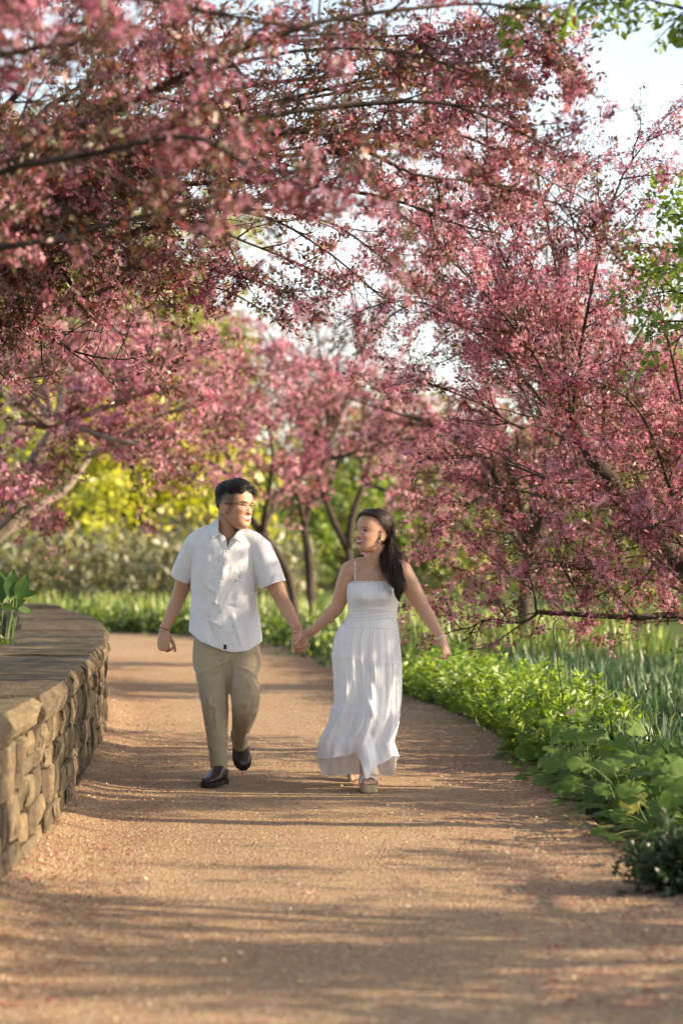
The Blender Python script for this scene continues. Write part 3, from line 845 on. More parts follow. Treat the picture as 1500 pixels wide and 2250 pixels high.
def build_mid_trees():
    cfg = dict(l2=1.25, sp2=.24, l3=.5, sp3=.22, up2=.1, up3=.0, t0=.2, r2=.014, st=.085, bare=.1)
    common = dict(petal_n=3, fsize=.036, lsize=.08, spread=.055, nf=6.0, leaf=2.8, clump=2.6, clump_cut=-.18)
    rng = np.random.default_rng(77)
    # left, beyond the wall: pale forked trunk leaning into frame
    b = at(-60, 1400, 25.5); b[2] = .3
    f1 = at(-30, 1190, 25.5)
    trunk = [(smooth_path([b, f1], 4), .12, .11),
             (smooth_path([f1, at(20, 1150, 25.5), at(48, 1080, 25.4), at(75, 1010, 25.3), at(120, 940, 25.2)], 10), .10, .05),
             (smooth_path([f1, at(40, 1150, 25.6), at(90, 1110, 25.7), at(150, 1070, 25.9), at(200, 1000, 26.2)], 10), .075, .03)]
    e1, e2 = trunk[1][0][-1], trunk[2][0][-1]
    def to(p, pix, ra=.04, rb=.006): return (smooth_path(np.vstack([p, atl(pix)]), 12), ra, rb)
    limbs = [to(e1, [(200, 850, 25.2), (300, 800, 25), (400, 790, 25)]), to(e1, [(100, 840, 25), (120, 760, 24.8), (160, 700, 24.6)]),
             to(e1, [(60, 850, 25.5), (0, 780, 25.8), (-60, 720, 26)]), to(e1, [(220, 900, 24.4), (330, 860, 24), (430, 850, 23.8), (490, 880, 23.7)]),
             to(e2, [(350, 950, 26.3), (430, 930, 26.5), (500, 950, 26.6)]), to(e2, [(330, 930, 26.8), (400, 850, 27.2), (450, 810, 27.5)]),
             to(e1, [(150, 930, 24.5), (230, 960, 24), (320, 980, 23.7), (380, 990, 23.5)]), to(f1, [(60, 1110, 24.8), (110, 1120, 24.4), (135, 1150, 24.2)], .02, .004),
             to(e1, [(30, 930, 24.6), (10, 960, 24.2), (-20, 1010, 24)]), to(e1, [(180, 820, 26.5), (260, 760, 27.3), (330, 750, 27.8)]),
             to(e1, [(200, 880, 26), (300, 830, 26.5), (400, 820, 27), (480, 830, 27.3)]), to(e2, [(300, 940, 25.6), (390, 900, 25.2), (470, 900, 25)]), to(e1, [(160, 800, 25.6), (240, 730, 25.8), (330, 700, 26), (420, 720, 26.2)]), to(e2, [(260, 960, 25), (340, 960, 24.4), (420, 960, 24)]), to(e1, [(60, 900, 24.4), (30, 880, 24), (0, 900, 23.8), (-30, 920, 23.6)]), to(f1, [(30, 1060, 24.8), (70, 1030, 24.3), (90, 980, 24)], .02, .004)]
    crabapple('crabapple_tree', 'blurred pink crabapple with pale sunlit forked trunk standing beyond the stone wall', b, limbs, trunk, 31, dict(cfg, l2=.95, sp2=.19), cut=-.35, bark=BARK_PALE, **common)
    # centre, at the outer side of the bend: one with two leaning stems, one with an upright crooked stem
    Y = 33.0
    b = at(655, 1390, Y); b[2] = 0.0
    tr = [(smooth_path([b, at(640, 1290, Y), at(612, 1220, Y), at(570, 1165, Y), at(540, 1120, Y), at(520, 1060, Y)], 12), .068, .04)]
    e = tr[0][0][-1]; m_ = at(575, 1170, Y)
    limbs = [to(e, [(500, 1000, 33), (470, 930, 33), (450, 860, 33)]), to(e, [(540, 980, 33.5), (560, 880, 34), (600, 780, 34)]), to(m_, [(590, 1080, 32.5), (600, 1000, 32), (580, 900, 31.5), (560, 820, 31.2)]),
             to(e, [(470, 1020, 32), (420, 1010, 31.5), (390, 1020, 31)]), to(m_, [(620, 1080, 34), (680, 980, 35), (720, 880, 35.5), (740, 800, 36)]), to(e, [(490, 960, 34), (520, 850, 35), (530, 760, 35.5)])]
    crabapple('crabapple_tree', 'blurred pink crabapple with long stem leaning left behind the man\'s shoulder', b, limbs, tr, 32, cfg, cut=-.2, **common)
    Y = 35.0
    b = at(690, 1385, Y); b[2] = 0.0
    tr = [(smooth_path([b, at(682, 1300, Y), at(676, 1210, Y), at(668, 1150, Y), at(690, 1085, Y), at(715, 1010, Y)], 12), .070, .042)]
    e = tr[0][0][-1]; m_ = at(668, 1150, Y)
    limbs = [to(e, [(720, 880, 35), (700, 760, 35), (690, 650, 35)]), to(e, [(760, 880, 36), (800, 760, 36), (830, 660, 36)]), to(e, [(680, 900, 34), (620, 780, 34), (570, 700, 34)]), to(e, [(730, 930, 35), (740, 830, 35), (750, 730, 35)]), to(e, [(680, 950, 34), (640, 870, 33.5), (620, 790, 33)]), to(e, [(770, 960, 36), (820, 900, 36.5), (860, 820, 37)]),
             to(m_, [(650, 1080, 34), (630, 1040, 33.3), (600, 1020, 32.6)]), to(e, [(700, 900, 36.5), (680, 800, 37), (690, 700, 37.5)]), to(e, [(760, 1000, 34), (800, 990, 33.2), (850, 1010, 32.6)])]
    crabapple('crabapple_tree', 'blurred pink crabapple with upright crooked stem between the couple', b, limbs, tr, 33, cfg, cut=-.2, **common)
    Y = 36.5
    b = at(785, 1385, Y); b[2] = 0.0
    tr = [(smooth_path([b, at(772, 1280, Y), at(765, 1205, Y)], 8), .066, .06), (smooth_path([at(765, 1205, Y), at(735, 1150, Y), at(712, 1090, Y)], 8), .07, .04), (smooth_path([at(765, 1205, Y), at(775, 1130, Y), at(800, 1060, Y)], 8), .07, .04)]
    e, e2 = tr[1][0][-1], tr[2][0][-1]
    limbs = [to(e, [(690, 1010, 36), (700, 920, 36)]), to(e, [(740, 1020, 37), (760, 930, 37.5), (770, 850, 38)]), to(e2, [(820, 980, 36), (850, 900, 35.5), (880, 820, 35)]), to(e2, [(850, 1030, 36.5), (910, 980, 36.5), (960, 940, 36.5)]),
             to(e2, [(790, 970, 37.5), (810, 870, 38), (830, 780, 38.5)]), to(e2, [(850, 1080, 35.5), (890, 1090, 35), (920, 1110, 34.7)])]
    crabapple('crabapple_tree', 'blurred pink crabapple with forked stem behind the woman\'s head', b, limbs, tr, 34, cfg, cut=-.2, **common)
    # right side, behind the near crabapple
    for i, (x, y, h, sp, n, sd, lab) in enumerate([
            (2.1, 27.0, 5.0, 2.1, 12, 41, 'blurred pink crabapple rising behind the woman and her outstretched arm'),
            (4.1, 22.5, 5.2, 2.2, 13, 42, 'pink crabapple seen through the boughs of the low-limbed crabapple')]):
        tr, lm = vase((x, y, 0), h, sp, n, np.random.default_rng(sd), .09, low=0.0)
        crabapple('crabapple_tree', lab, (x, y, 0), lm, tr, sd, dict(cfg, l2=1.1, sp2=.22), cut=-.28, **common)
    # more of the row, past the right edge of the view: they throw the streaked shade on the path
    for i, (x, y, h, sp, n, sd, lab) in enumerate([
            (4.4, 12.5, 4.5, 2.0, 14, 51, 'crabapple of the row on the right, across the bed from the dark low shrub'),
            (4.6, 7.7, 3.5, 2.1, 13, 52, 'crabapple of the row on the right, next before the one by the dark low shrub')]):
        tr, lm = vase((x, y, 0), h, sp, n, np.random.default_rng(sd), .10, low=(.12, -.3)[i], fork=.14)
        crabapple('crabapple_tree', lab, (x, y, 0), lm, tr, sd, dict(cfg, l2=.9, sp2=.2, sp3=.22, t0=(.5, .4)[i]), cut=(-.5, -.12)[i], **dict(common, nf=4.8, leaf=3.0, fsize=.043, gap_scale=(1.1, .8)[i], clump=0))

def leafy_tree(name, label, base, trunk, limbs, seed, cfg, greens, leaf=4.0, lsize=.1, spread=.08, cut=-.1, bark=BARK, group=None, flowers=None, gap_scale=1.2, width=.5, part='leaves', limb_scale=1.0):
    rng = np.random.default_rng(seed)
    root = empty(name, base); tag(root, label, 'tree', group)
    for (P, ra, rb) in trunk: add_limb(root, P, ra, rb, bark, 'trunk', 12)
    for (P, ra, rb) in limbs: add_limb(root, P, ra * limb_scale, rb * limb_scale, bark, 'limb', 8)
    wood, pts, dirs = grow(limbs, rng, **cfg)
    b = link('twigs', wood_mesh('twigs', wood), root, bark); b['kind'] = 'stuff'
    pts, dirs = gappy(pts, dirs, rng, gap_scale, cut, seed)
    n = rng.poisson(leaf, len(pts)); i = np.repeat(np.arange(len(pts)), n)
    C = pts[i] + rng.normal(0, spread, (len(i), 3))
    D = norm(dirs[i] * .6 + rand_dirs(rng, len(i)) * .8 + (0, 0, -.15))
    V, Fc, k = leaves(C, D, lsize * rng.uniform(.55, 1.2, len(i)), rng, width, .2)
    g = np.array(greens); col = g[rng.integers(0, len(g), len(i))] * rng.uniform(.75, 1.25, (len(i), 1))
    b = link(part, mesh_np(part, V, Fc, np.repeat(col, k, 0)), root, LEAF_G); b['kind'] = 'stuff'
    if flowers:
        q = pts[rng.random(len(pts)) < flowers]
        i = np.repeat(np.arange(len(q)), 14)
        C = q[i] + rng.normal(0, 1, (len(i), 3)) * (.035, .035, .012) + (0, 0, .03)
        V, Fc, k = petals(C, norm(rand_dirs(rng, len(i)) * .5 + (0, 0, 1)), np.full(len(i), .007), rng, 4)
        b = link('flower_clusters', mesh_np('flower_clusters', V, Fc, np.full((len(V), 3), .72)), root, PETAL); b['kind'] = 'stuff'
    return root

def build_green_trees():
    # layered green tree at the right edge, white flower clusters
    base = np.array((3.4, 11.2, 0)); f = np.array((3.1, 11.4, 2.2))
    def lim(pix, ra=.03, rb=.004, start=f, n=12): return (smooth_path(np.vstack([start, atl(pix)]), n), ra, rb)
    trunk = [(smooth_path([base, base + (-.1, 0, 1.1), f, (2.9, 11.2, 3.2)], 10), .1, .05)]
    top = np.array((2.9, 11.2, 3.2))
    limbs = [lim([(1640, 620, 12.6), (1540, 560, 12.8), (1470, 545, 12.9), (1390, 545, 13)]), lim([(1640, 700, 12.8), (1540, 610, 13), (1460, 580, 13.1), (1400, 590, 13.2)]),
             lim([(1620, 700, 13), (1540, 660, 13.1), (1470, 640, 13.2), (1380, 660, 13.2)]), lim([(1620, 760, 12.9), (1540, 720, 13), (1480, 705, 13), (1400, 720, 13.1)]),
             lim([(1600, 560, 12.4), (1540, 500, 12.4), (1480, 470, 12.4), (1440, 490, 12.5)]),
             lim([(1700, 40, 10.2), (1580, 30, 10.1), (1470, 12, 10), (1380, -10, 10), (1280, 5, 9.9)], .02, .004, top), lim([(1470, -120, 9.8), (1300, -60, 9.7), (1180, -10, 9.7), (1100, 60, 9.7)], .02, .003, top),
             lim([(1500, -40, 9.9), (1400, -30, 9.9), (1370, 30, 9.9)], .012, .003, top)]
    leafy_tree('dogwood_tree', 'green leafed tree with layered sprays and flat white flower clusters at the path edge', base, trunk, limbs, 61,
               dict(l2=.34, sp2=.09, l3=.16, sp3=.07, up2=.0, up3=0, t0=.45, r2=.004, st=.035, bare=.1), [(0.19, 0.28, 0.04), (0.24, 0.34, 0.05), (0.14, 0.22, 0.035), (0.28, 0.36, 0.07)],
               leaf=4.2, lsize=.052, spread=.026, cut=-.5, flowers=.03, gap_scale=3, width=.5, limb_scale=.5)
    lime = [(0.50, 0.49, 0.04), (0.56, 0.54, 0.05), (0.40, 0.41, 0.04), (0.58, 0.52, 0.07)]
    pale = [(0.30, 0.30, 0.07), (0.24, 0.26, 0.06), (0.36, 0.34, 0.10)]
    olive = [(0.17, 0.17, 0.05), (0.22, 0.21, 0.07), (0.13, 0.14, 0.04), (0.26, 0.24, 0.09)]
    cfg = dict(l2=2.2, sp2=.45, l3=.9, sp3=.4, up2=-.05, up3=-.25, t0=.15, r2=.02, st=.22, bare=.1)
    def vt(name, label, x, y, h, sp, n, sd, g, lean=(0, 0), low=0.0, fork=.22, leaf=3.2, ls=.24, cut=-.12, c=cfg, group=None):
        rng = np.random.default_rng(sd); tr, lm = vase((x, y, 0), h, sp, n, rng, .045 + h * .008, lean, fork, low)
        leafy_tree(name, label, (x, y, 0), tr, lm, sd, c, g, leaf=leaf, lsize=ls, spread=.2, cut=cut, group=group, gap_scale=.6)
    vt('lime_leafed_tree', 'bright yellow-green drooping tree behind the wall, beside the man', -4.2, 50, 4.6, 2.9, 18, 71, lime, low=.12, fork=.4, leaf=5)
    vt('lime_leafed_tree', 'lower yellow-green drooping tree behind the pale forked trunk', -7.9, 54, 4.4, 2.4, 12, 72, pale, low=.25, fork=.4)
    vt('tall_tree', 'tall yellow-green tree standing behind the pink boughs left of the sky gap', -5.0, 66, 12.5, 3.2, 24, 73, pale, low=.05, fork=.3, leaf=3.6, ls=.3)
    vt('tall_tree', 'tall pale green tree far behind the crabapple with pale trunk', -10.8, 70, 14.5, 5.0, 30, 74, pale, low=-.05, fork=.25, leaf=4, ls=.36)
    vt('tall_tree', 'tall pale green tree behind the right-hand crabapples', 10.5, 60, 9.0, 3.6, 20, 75, pale, low=-.2, leaf=3.2, ls=.3)
    vt('tall_tree', 'green tree showing between the crabapple stems at the bend', 0.5, 58, 5.0, 3.4, 18, 76, [(0.22, 0.30, 0.05), (0.17, 0.25, 0.04), (0.30, 0.34, 0.05)], low=-.25, fork=.12, leaf=4, ls=.26)
    vt('tall_tree', 'green tree low behind the woman\'s outstretched hand', 7.0, 48, 4.6, 3.2, 16, 77, [(0.26, 0.31, 0.05), (0.20, 0.26, 0.045), (0.34, 0.36, 0.06)], low=-.25, fork=.12, leaf=4, ls=.24)
    # far brushy wood that reads as one mass
    rng = np.random.default_rng(80)
    N = 46000
    x = rng.uniform(-34, 34, N); y = rng.uniform(78, 104, N)
    top = 4.6 + 1.8 * vnoise(np.stack([x, y * .3, x * 0], -1), .16, 4) + 1.4 * vnoise(np.stack([x, y, x * 0], -1), .45, 9)
    z = top * rng.random(N) ** .8
    P = np.stack([x, y, z], -1); v = vnoise(P, .5, 12)
    k = v > -.55; P = P[k]; v = v[k]
    V, Fc, kk = leaves(P, rand_dirs(rng, len(P)), rng.uniform(.25, .6, len(P)), rng, .6)
    g = np.array([(0.24, 0.22, 0.11), (0.28, 0.24, 0.15), (0.22, 0.21, 0.10), (0.30, 0.27, 0.14), (0.25, 0.20, 0.14)]); col = g[rng.integers(0, len(g), len(P))] * rng.uniform(.8, 1.25, (len(P), 1))
    N = 15000                                    # rough brush below the lime-leafed trees
    xb = rng.uniform(-15, -.5, N); yb = rng.uniform(42.5, 47.5, N)
    tp = 1.45 + .5 * vnoise(np.stack([xb, yb, xb * 0], -1), .7, 31); zb = tp * rng.random(N) ** .7
    Pb = np.stack([xb, yb, zb], -1); Vb, Fb, kb = leaves(Pb, norm(rand_dirs(rng, N) + (0, 0, .6)), rng.uniform(.10, .26, N), rng, .45)
    gb = 1.0 * np.array([(0.20, 0.20, 0.10), (0.23, 0.21, 0.13), (0.18, 0.19, 0.09), (0.25, 0.24, 0.13), (0.20, 0.17, 0.11)]); cb = gb[rng.integers(0, 5, N)] * rng.uniform(.8, 1.2, (N, 1))  # lightened grey-green: background haze is put into the brush colour
    tag(link('brush', mesh_np('brush', Vb, Fb, np.repeat(cb, kb, 0)), mat=LEAF_G), kind='stuff')
    tag(link('distant_wood', mesh_np('distant_wood', V, Fc, np.repeat(col, kk, 0)), mat=LEAF_G), kind='stuff')

build_left_tree()
build_right_tree()
build_mid_trees()
build_green_trees()
# ================================================================== planting
def build_beds():
    rng = np.random.default_rng(8)
    BL = foliage_mat('strap_leaf', .22, (1.1, 1.2, .6), .035, .4)
    def blades(name, x, y, z0, h, w, cols, lean=.35):
        """strap leaves, three segments each"""
        n = len(x); a = rng.random(n) * 6.283; d = np.stack([np.cos(a), np.sin(a), np.zeros(n)], -1)
        sd = np.stack([-np.sin(a + rng.normal(0, .8, n)), np.cos(a), np.zeros(n)], -1); sd = norm(sd)
        l = np.abs(rng.normal(0, lean, n)); B = np.stack([x, y, np.broadcast_to(z0, (n,))], -1); rows = []
        for t, ww in ((0, .7), (.4, 1), (.75, .85), (1, .12)):
            c = B + d * (l * h * t ** 2)[:, None] + np.stack([np.zeros(n), np.zeros(n), h * (t - .25 * l * t ** 2)], -1)
            rows += [c - sd * (w * ww * .5)[:, None], c + sd * (w * ww * .5)[:, None]]
        V = np.stack(rows, 1).reshape(-1, 3)
        q = np.array([(0, 1, 3, 2), (2, 3, 5, 4), (4, 5, 7, 6)])
        Fc = (q[None] + (np.arange(n) * 8)[:, None, None]).reshape(-1, 4)
        g = np.array(cols); c = g[rng.integers(0, len(g), n)] * rng.uniform(.75, 1.3, (n, 1))
        return tag(link(name, mesh_np(name, V, Fc, np.repeat(c, 8, 0), smooth=True), mat=BL), kind='stuff')
    # clumped daffodil leaves in the right-hand bed
    nc = 900; cy = 8.5 + 23 * rng.random(nc); off = .42 + 2.3 * rng.random(nc) ** 1.1
    off = np.where((cy > 9.0) & (cy < 12.2), off + .25, off)
    cx = edge_x(cy) + off
    i = np.repeat(np.arange(nc), 22)
    x = cx[i] + rng.normal(0, .10, len(i)); y = cy[i] + rng.normal(0, .10, len(i))
    k = x > edge_x(y) + .3
    x, y, ii = x[k], y[k], i[k]
    hh = (.28 + .11 * rng.random(nc))[ii] * rng.uniform(.7, 1.15, len(ii))
    blades('daffodil_leaves', x, y, .02, hh, rng.uniform(.014, .024, len(ii)), [(0.055, 0.105, 0.045), (0.07, 0.125, 0.05), (0.045, 0.085, 0.042), (0.11, 0.15, 0.07)], .42)
    # strap leaves filling the outside of the bend
    nc = 700; u = rng.random(nc); ey = 24 + 16 * u
    j = np.clip(np.searchsorted(EDGE_C[:, 1], ey), 1, len(EDGE_C) - 2)
    T = norm(EDGE_C[j + 1] - EDGE_C[j - 1]); side = np.cross(T, (0, 0, 1.0))
    s2 = rng.integers(0, len(EDGE_C), nc); sel = EDGE_C[s2]; T = norm(EDGE_C[np.minimum(s2 + 2, 399)] - EDGE_C[np.maximum(s2 - 2, 0)]); side = np.cross(T, (0, 0, 1.0))
    k = sel[:, 1] > 24; sel, side = sel[k], side[k]
    P = sel + side * (.5 + 2.6 * rng.random((len(sel), 1)))
    i = np.repeat(np.arange(len(P)), 24)
    x = P[i, 0] + rng.normal(0, .16, len(i)); y = P[i, 1] + rng.normal(0, .16, len(i))
    blades('iris_leaves', x, y, .0, rng.uniform(.35, .7, len(i)), rng.uniform(.02, .035, len(i)), [(0.15, 0.22, 0.05), (0.20, 0.26, 0.06), (0.10, 0.16, 0.04), (0.28, 0.30, 0.08)], .25)
    # low leafy edge of that bed
    s2 = rng.integers(0, len(EDGE_C), 900); sel = EDGE_C[s2]; T = norm(EDGE_C[np.minimum(s2 + 2, 399)] - EDGE_C[np.maximum(s2 - 2, 0)]); side = np.cross(T, (0, 0, 1.0))
    k = (sel[:, 1] > 22.5); sel, side = sel[k], side[k]
    P = sel + side * (.1 + .75 * rng.random((len(sel), 1)))
    i = np.repeat(np.arange(len(P)), 42)
    C = P[i] + rng.normal(0, 1, (len(i), 3)) * (.2, .2, 0); C[:, 2] = .03 + .36 * rng.random(len(i)) ** 1.2 * (1 - .3 * rng.random(len(i)))
    V, Fc, kk = leaves(C, norm(rand_dirs(rng, len(i)) + (0, 0, .5)), rng.uniform(.05, .11, len(i)), rng, .7)
    g = np.array([(0.10, 0.17, 0.025), (0.16, 0.24, 0.03), (0.07, 0.12, 0.025), (0.24, 0.30, 0.04)])
    pc = rng.uniform(.6, 1.3, len(P))[i]
    col = g[rng.integers(0, 4, len(i))] * pc[:, None]
    tag(link('ground_cover', mesh_np('ground_cover', V, Fc, np.repeat(col, kk, 0)), mat=LEAF_G), kind='stuff')

    # feathery bright plants along the edge
    def feathery(name, label, x, y, h, sd, cols, ns=16, w=.16, group=None, lf=.032):
        r = np.random.default_rng(sd); root = empty(name, (x, y, .02)); tag(root, label, 'plant', group)
        st = Soup(); C = []; D = []
        for i in range(ns):
            a = r.random() * 6.283; rr = w * math.sqrt(r.random()) * .45
            b = np.array((x + math.cos(a) * rr, y + math.sin(a) * rr, .01))
            d = norm((math.cos(a) * rr / w * 1.5, math.sin(a) * rr / w * 1.5, 1.3))
            P = curve_from(b, d, h * r.uniform(.65, 1.1), 6, r, .3, .2)
            V, Fc = tube(P, np.linspace(.003, .001, 6), n=3, cap=False); st.add(V, Fc)
            for t in np.linspace(.22, 1, 13):
                q = np.array([np.interp(t * 5, range(6), P[:, k]) for k in range(3)])
                for s in range(3):
                    aa = r.random() * 6.283
                    C.append(q); D.append(norm((math.cos(aa), math.sin(aa), r.uniform(.1, 1.0))))
        link('stems', st.mesh('stems', True), root, STEM)
        C, D = np.array(C), np.array(D)
        V, Fc, k = leaves(C, D, lf * r.uniform(.6, 1.5, len(C)), r, .34)
        g = np.array(cols); col = g[r.integers(0, len(g), len(C))] * r.uniform(.8, 1.2, (len(C), 1))
        b = link('foliage', mesh_np('foliage', V, Fc, np.repeat(col, k, 0)), root, LEAF_G); b['kind'] = 'stuff'
    STEM = plain_mat('green_stem', (0.13, 0.18, 0.05), .6)
    bright = [(0.19, 0.30, 0.03), (0.27, 0.37, 0.035), (0.13, 0.22, 0.028)]
    q = 0
    for y in np.arange(14.4, 23.6, .36):
        for row in range(2):
            yy = y + rng.uniform(-.08, .08)
            x = edge_x(yy) + (.15 if row == 0 else .42) + rng.uniform(-.06, .06)
            feathery('feathery_plant', 'bright yellow-green feathery perennial in the clump edging the path behind the woman', x, yy, rng.uniform(.33, .43) + row * .06, 300 + q, bright, 16, .36, 'feathery plants edging the path', .052)
            q += 1
    # rounded bright heads
    for i, (px, py, Y) in enumerate([(985, 1470, 21.0), (1120, 1500, 18.4)]):
        p = at(px, py, Y)
        feathery('lime_mound_plant', ['rounded lime mound of leaves beside the woman\'s hanging hand', 'smaller lime mound of leaves among the feathery plants'][i], p[0], p[1], p[2] + .05, 380 + i, [(0.34, 0.38, 0.03), (0.42, 0.44, 0.03)], 22, .42, None, .05)

    # broad lobed leaves
    LEAFV = []
    def lobed(sd, lobes=5):
        r = np.random.default_rng(sd); n = lobes * 6 + 1
        a = np.linspace(-2.55, 2.55, n)
        rad = .72 + .28 * np.abs(np.cos(a * lobes / 5.1 * 1.0 + 0)) ** .7 + .035 * np.cos(np.arange(n) * np.pi) - .10 * np.abs(a) / 2.55
        X = np.sin(a) * rad * .9; Yv = np.cos(a) * rad * .9 + .1
        Z = -.18 * (X ** 2 + (Yv - .1) ** 2) + .05 * np.cos(a * lobes * 1.02)
        inner = np.stack([X * .5, (Yv - .1) * .5 + .1, Z * .2 + .05], -1)
        V = np.vstack([np.stack([X, Yv, Z], -1), inner, (0, .02, -.02)])
        j = np.arange(n - 1)
        Fc = np.vstack([np.stack([j, j + 1, n + j + 1, n + j], -1), np.stack([n + j, n + j + 1, np.full(n - 1, 2 * n), np.full(n - 1, 2 * n)], -1)])
        return V, Fc
    def leaf_mat(name, c1, c2):
        m, nt, out = new_mat(name)
        oi = nt.nodes.new('ShaderNodeObjectInfo'); f = n_noise(nt, 6, 4)
        c = n_mix(nt, f, n_ramp(nt, oi.outputs['Random'], [(0, c1), (1, c2)]), tuple(x * .7 for x in c1))
        d = nt.nodes.new('ShaderNodeBsdfPrincipled'); d.inputs['Roughness'].default_value = .5; d.inputs['Specular IOR Level'].default_value = .35
        t = nt.nodes.new('ShaderNodeBsdfTranslucent'); nt.links.new(c, d.inputs['Base Color'])
        tt = n_mix(nt, 1.0, c, (1.3, 1.3, .5), 'MULTIPLY'); nt.links.new(tt, t.inputs['Color'])
        nt.links.new(n_bump(nt, n_noise(nt, 18, 3), .5, .01), d.inputs['Normal'])
        mx = nt.nodes.new('ShaderNodeMixShader'); mx.inputs[0].default_value = .38
        nt.links.new(d.outputs[0], mx.inputs[1]); nt.links.new(t.outputs[0], mx.inputs[2]); nt.links.new(mx.outputs[0], out.inputs['Surface'])
        return m
    LM = leaf_mat('lobed_leaf', (0.10, 0.19, 0.03), (0.19, 0.30, 0.045))
    LY = leaf_mat('yellowed_leaf', (0.30, 0.30, 0.05), (0.40, 0.34, 0.07))
    for sd in range(3):
        V, Fc = lobed(sd, 5); me = mesh_py('leaf', V, Fc); me.materials.append(LM); LEAFV.append(me)
    V, Fc = lobed(4, 5); YL = mesh_py('leaf', V, Fc); YL.materials.append(LY)
    def place_leaf(root, me, p, d, up, s, name='leaf'):
        o = bpy.data.objects.new(name, me); COL.objects.link(o)
        y = norm(d); z = norm(np.array(up) - y * np.dot(up, y)); x = np.cross(y, z)
        M = Matrix(((x[0] * s, y[0] * s, z[0] * s, p[0]), (x[1] * s, y[1] * s, z[1] * s, p[1]), (x[2] * s, y[2] * s, z[2] * s, p[2]), (0, 0, 0, 1)))
        o.parent = root; o.matrix_parent_inverse = Matrix.Translation(-Vector(root.location)); o.matrix_basis = M
        return o
    plants = [(1.42, 10.9), (1.66, 11.4), (1.36, 11.7), (1.60, 12.0), (1.34, 12.4), (1.55, 12.7), (1.78, 12.3), (1.33, 13.1), (1.52, 13.4), (1.30, 13.7), (1.48, 14.0), (1.30, 14.4), (1.5, 14.7), (1.28, 15.1), (1.72, 13.2), (1.82, 11.9), (1.62, 10.6)]
    for i, (x, y) in enumerate(plants):
        r = np.random.default_rng(500 + i); root = empty('broad_leafed_plant', (x, y, .02))
        tag(root, 'broad lobed green leafed plant in the row edging the gravel path before the feathery plants', 'plant', 'broad leafed plants edging the path')
        st = Soup(); nl = 19
        for k in range(nl):
            a = 6.283 * (k + r.uniform(-.3, .3)) / nl * 2.4; rad = r.uniform(.04, .25); hh = r.uniform(.10, .38) * (1.1 - rad * 1.2)
            tip = np.array((x + math.cos(a) * rad, y + math.sin(a) * rad, max(.06, hh)))
            P = smooth_path([np.array((x, y, .0)), np.array((x + math.cos(a) * rad * .4, y + math.sin(a) * rad * .4, hh * .75)), tip], 5)
            V, Fc = tube(P, .0028, n=4, cap=False); st.add(V, Fc)
            d = np.array((math.cos(a) + r.normal(0, .25), math.sin(a) + r.normal(0, .25), r.uniform(-.55, .1)))
            place_leaf(root, LEAFV[k % 3], tip, d, (math.cos(a) * .3 - .1, math.sin(a) * .3 - .75, .8), r.uniform(.055, .092))
        for k in range(7):                    # low outer leaves lying over the path edge
            a = r.uniform(2.2, 4.6); rad = r.uniform(.14, .30); tip = np.array((x + math.cos(a) * rad, y + math.sin(a) * rad, r.uniform(.05, .11)))
            V, Fc = tube(smooth_path([np.array((x, y, .0)), (tip + (x, y, .1)) / 2, tip], 5), .0025, n=4, cap=False); st.add(V, Fc)
            place_leaf(root, LEAFV[k % 3], tip, (math.cos(a), math.sin(a), r.uniform(-.3, .2)), (-.1, -.5, 1), r.uniform(.035, .065))
        link('stems', st.mesh('stems', True), root, STEM)
    # one yellowed drooping leaf plant by the dark shrub
    p = at(1385, 1790, 11.2); root = empty('yellow_leafed_plant', (p[0], 11.2, .02)); tag(root, 'small plant with drooping yellowed leaf above the dark low shrub', 'plant')
    V, Fc = tube(smooth_path([(p[0] + .05, 11.25, 0), (p[0] + .03, 11.2, .15), (p[0], 11.2, .2)], 5), .003, n=4, cap=False); link('stems', mesh_np('stems', V, Fc, smooth=True), root, STEM)
    place_leaf(root, YL, (p[0], 11.18, .2), (-.3, -.3, -.9), (.2, -1, .1), .075); place_leaf(root, YL, (p[0] + .03, 11.2, .2), (.8, -.2, .3), (0, -.4, 1), .05); place_leaf(root, LEAFV[0], (p[0] + .02, 11.25, .17), (.5, .4, .1), (0, -.4, 1), .06)
    # flat old leaves at the bed edge
    DRY = leaf_mat('old_leaf', (0.24, 0.22, 0.07), (0.38, 0.31, 0.12)); s = Soup()
    for k in range(150):
        y = rng.uniform(9.8, 16.5); x = edge_x(y) + rng.normal(.09, .09)
        V, Fc = lobed(k, 5); sc = rng.uniform(.03, .06); a = rng.random() * 6.283; ca, sa = math.cos(a), math.sin(a)
        V = V * (sc, sc, sc * rng.uniform(-.8, 1.4)); V = np.stack([V[:, 0] * ca - V[:, 1] * sa + x, V[:, 0] * sa + V[:, 1] * ca + y, V[:, 2] + .05 + rng.random() * .03], -1); s.add(V, Fc)
    V, Fc = s.arrays(); o = link('leaf_litter', mesh_py('leaf_litter', V, Fc), mat=DRY); tag(o, kind='stuff')

    # dark fine-leafed shrub low at the path edge
    p = at(1495, 1990, 9.35); r = np.random.default_rng(90); root = empty('dark_shrub', (p[0], 9.35, .02))
    tag(root, 'low dark green fine leafed shrub overhanging the path edge', 'shrub')
    st = Soup(); C = []; D = []
    for k in range(120):
        a = r.random() * 6.283; e = r.uniform(.1, 1.45)
        d = np.array((math.cos(a) * math.cos(e), math.sin(a) * math.cos(e), math.sin(e)))
        P = curve_from((p[0], 9.35, .03), d, r.uniform(.16, .31), 5, r, .1, .3); V, Fc = tube(P, np.linspace(.003, .001, 5), n=3, cap=False); st.add(V, Fc)
        for t in np.linspace(.3, 1, 14):
            qq = np.array([np.interp(t * 4, range(5), P[:, j]) for j in range(3)])
            for _ in range(3): C.append(qq + r.normal(0, .008, 3)); D.append(r.normal(size=3) + d)
    link('stems', st.mesh('stems', True), root, STEM); C = np.array(C); D = norm(D)
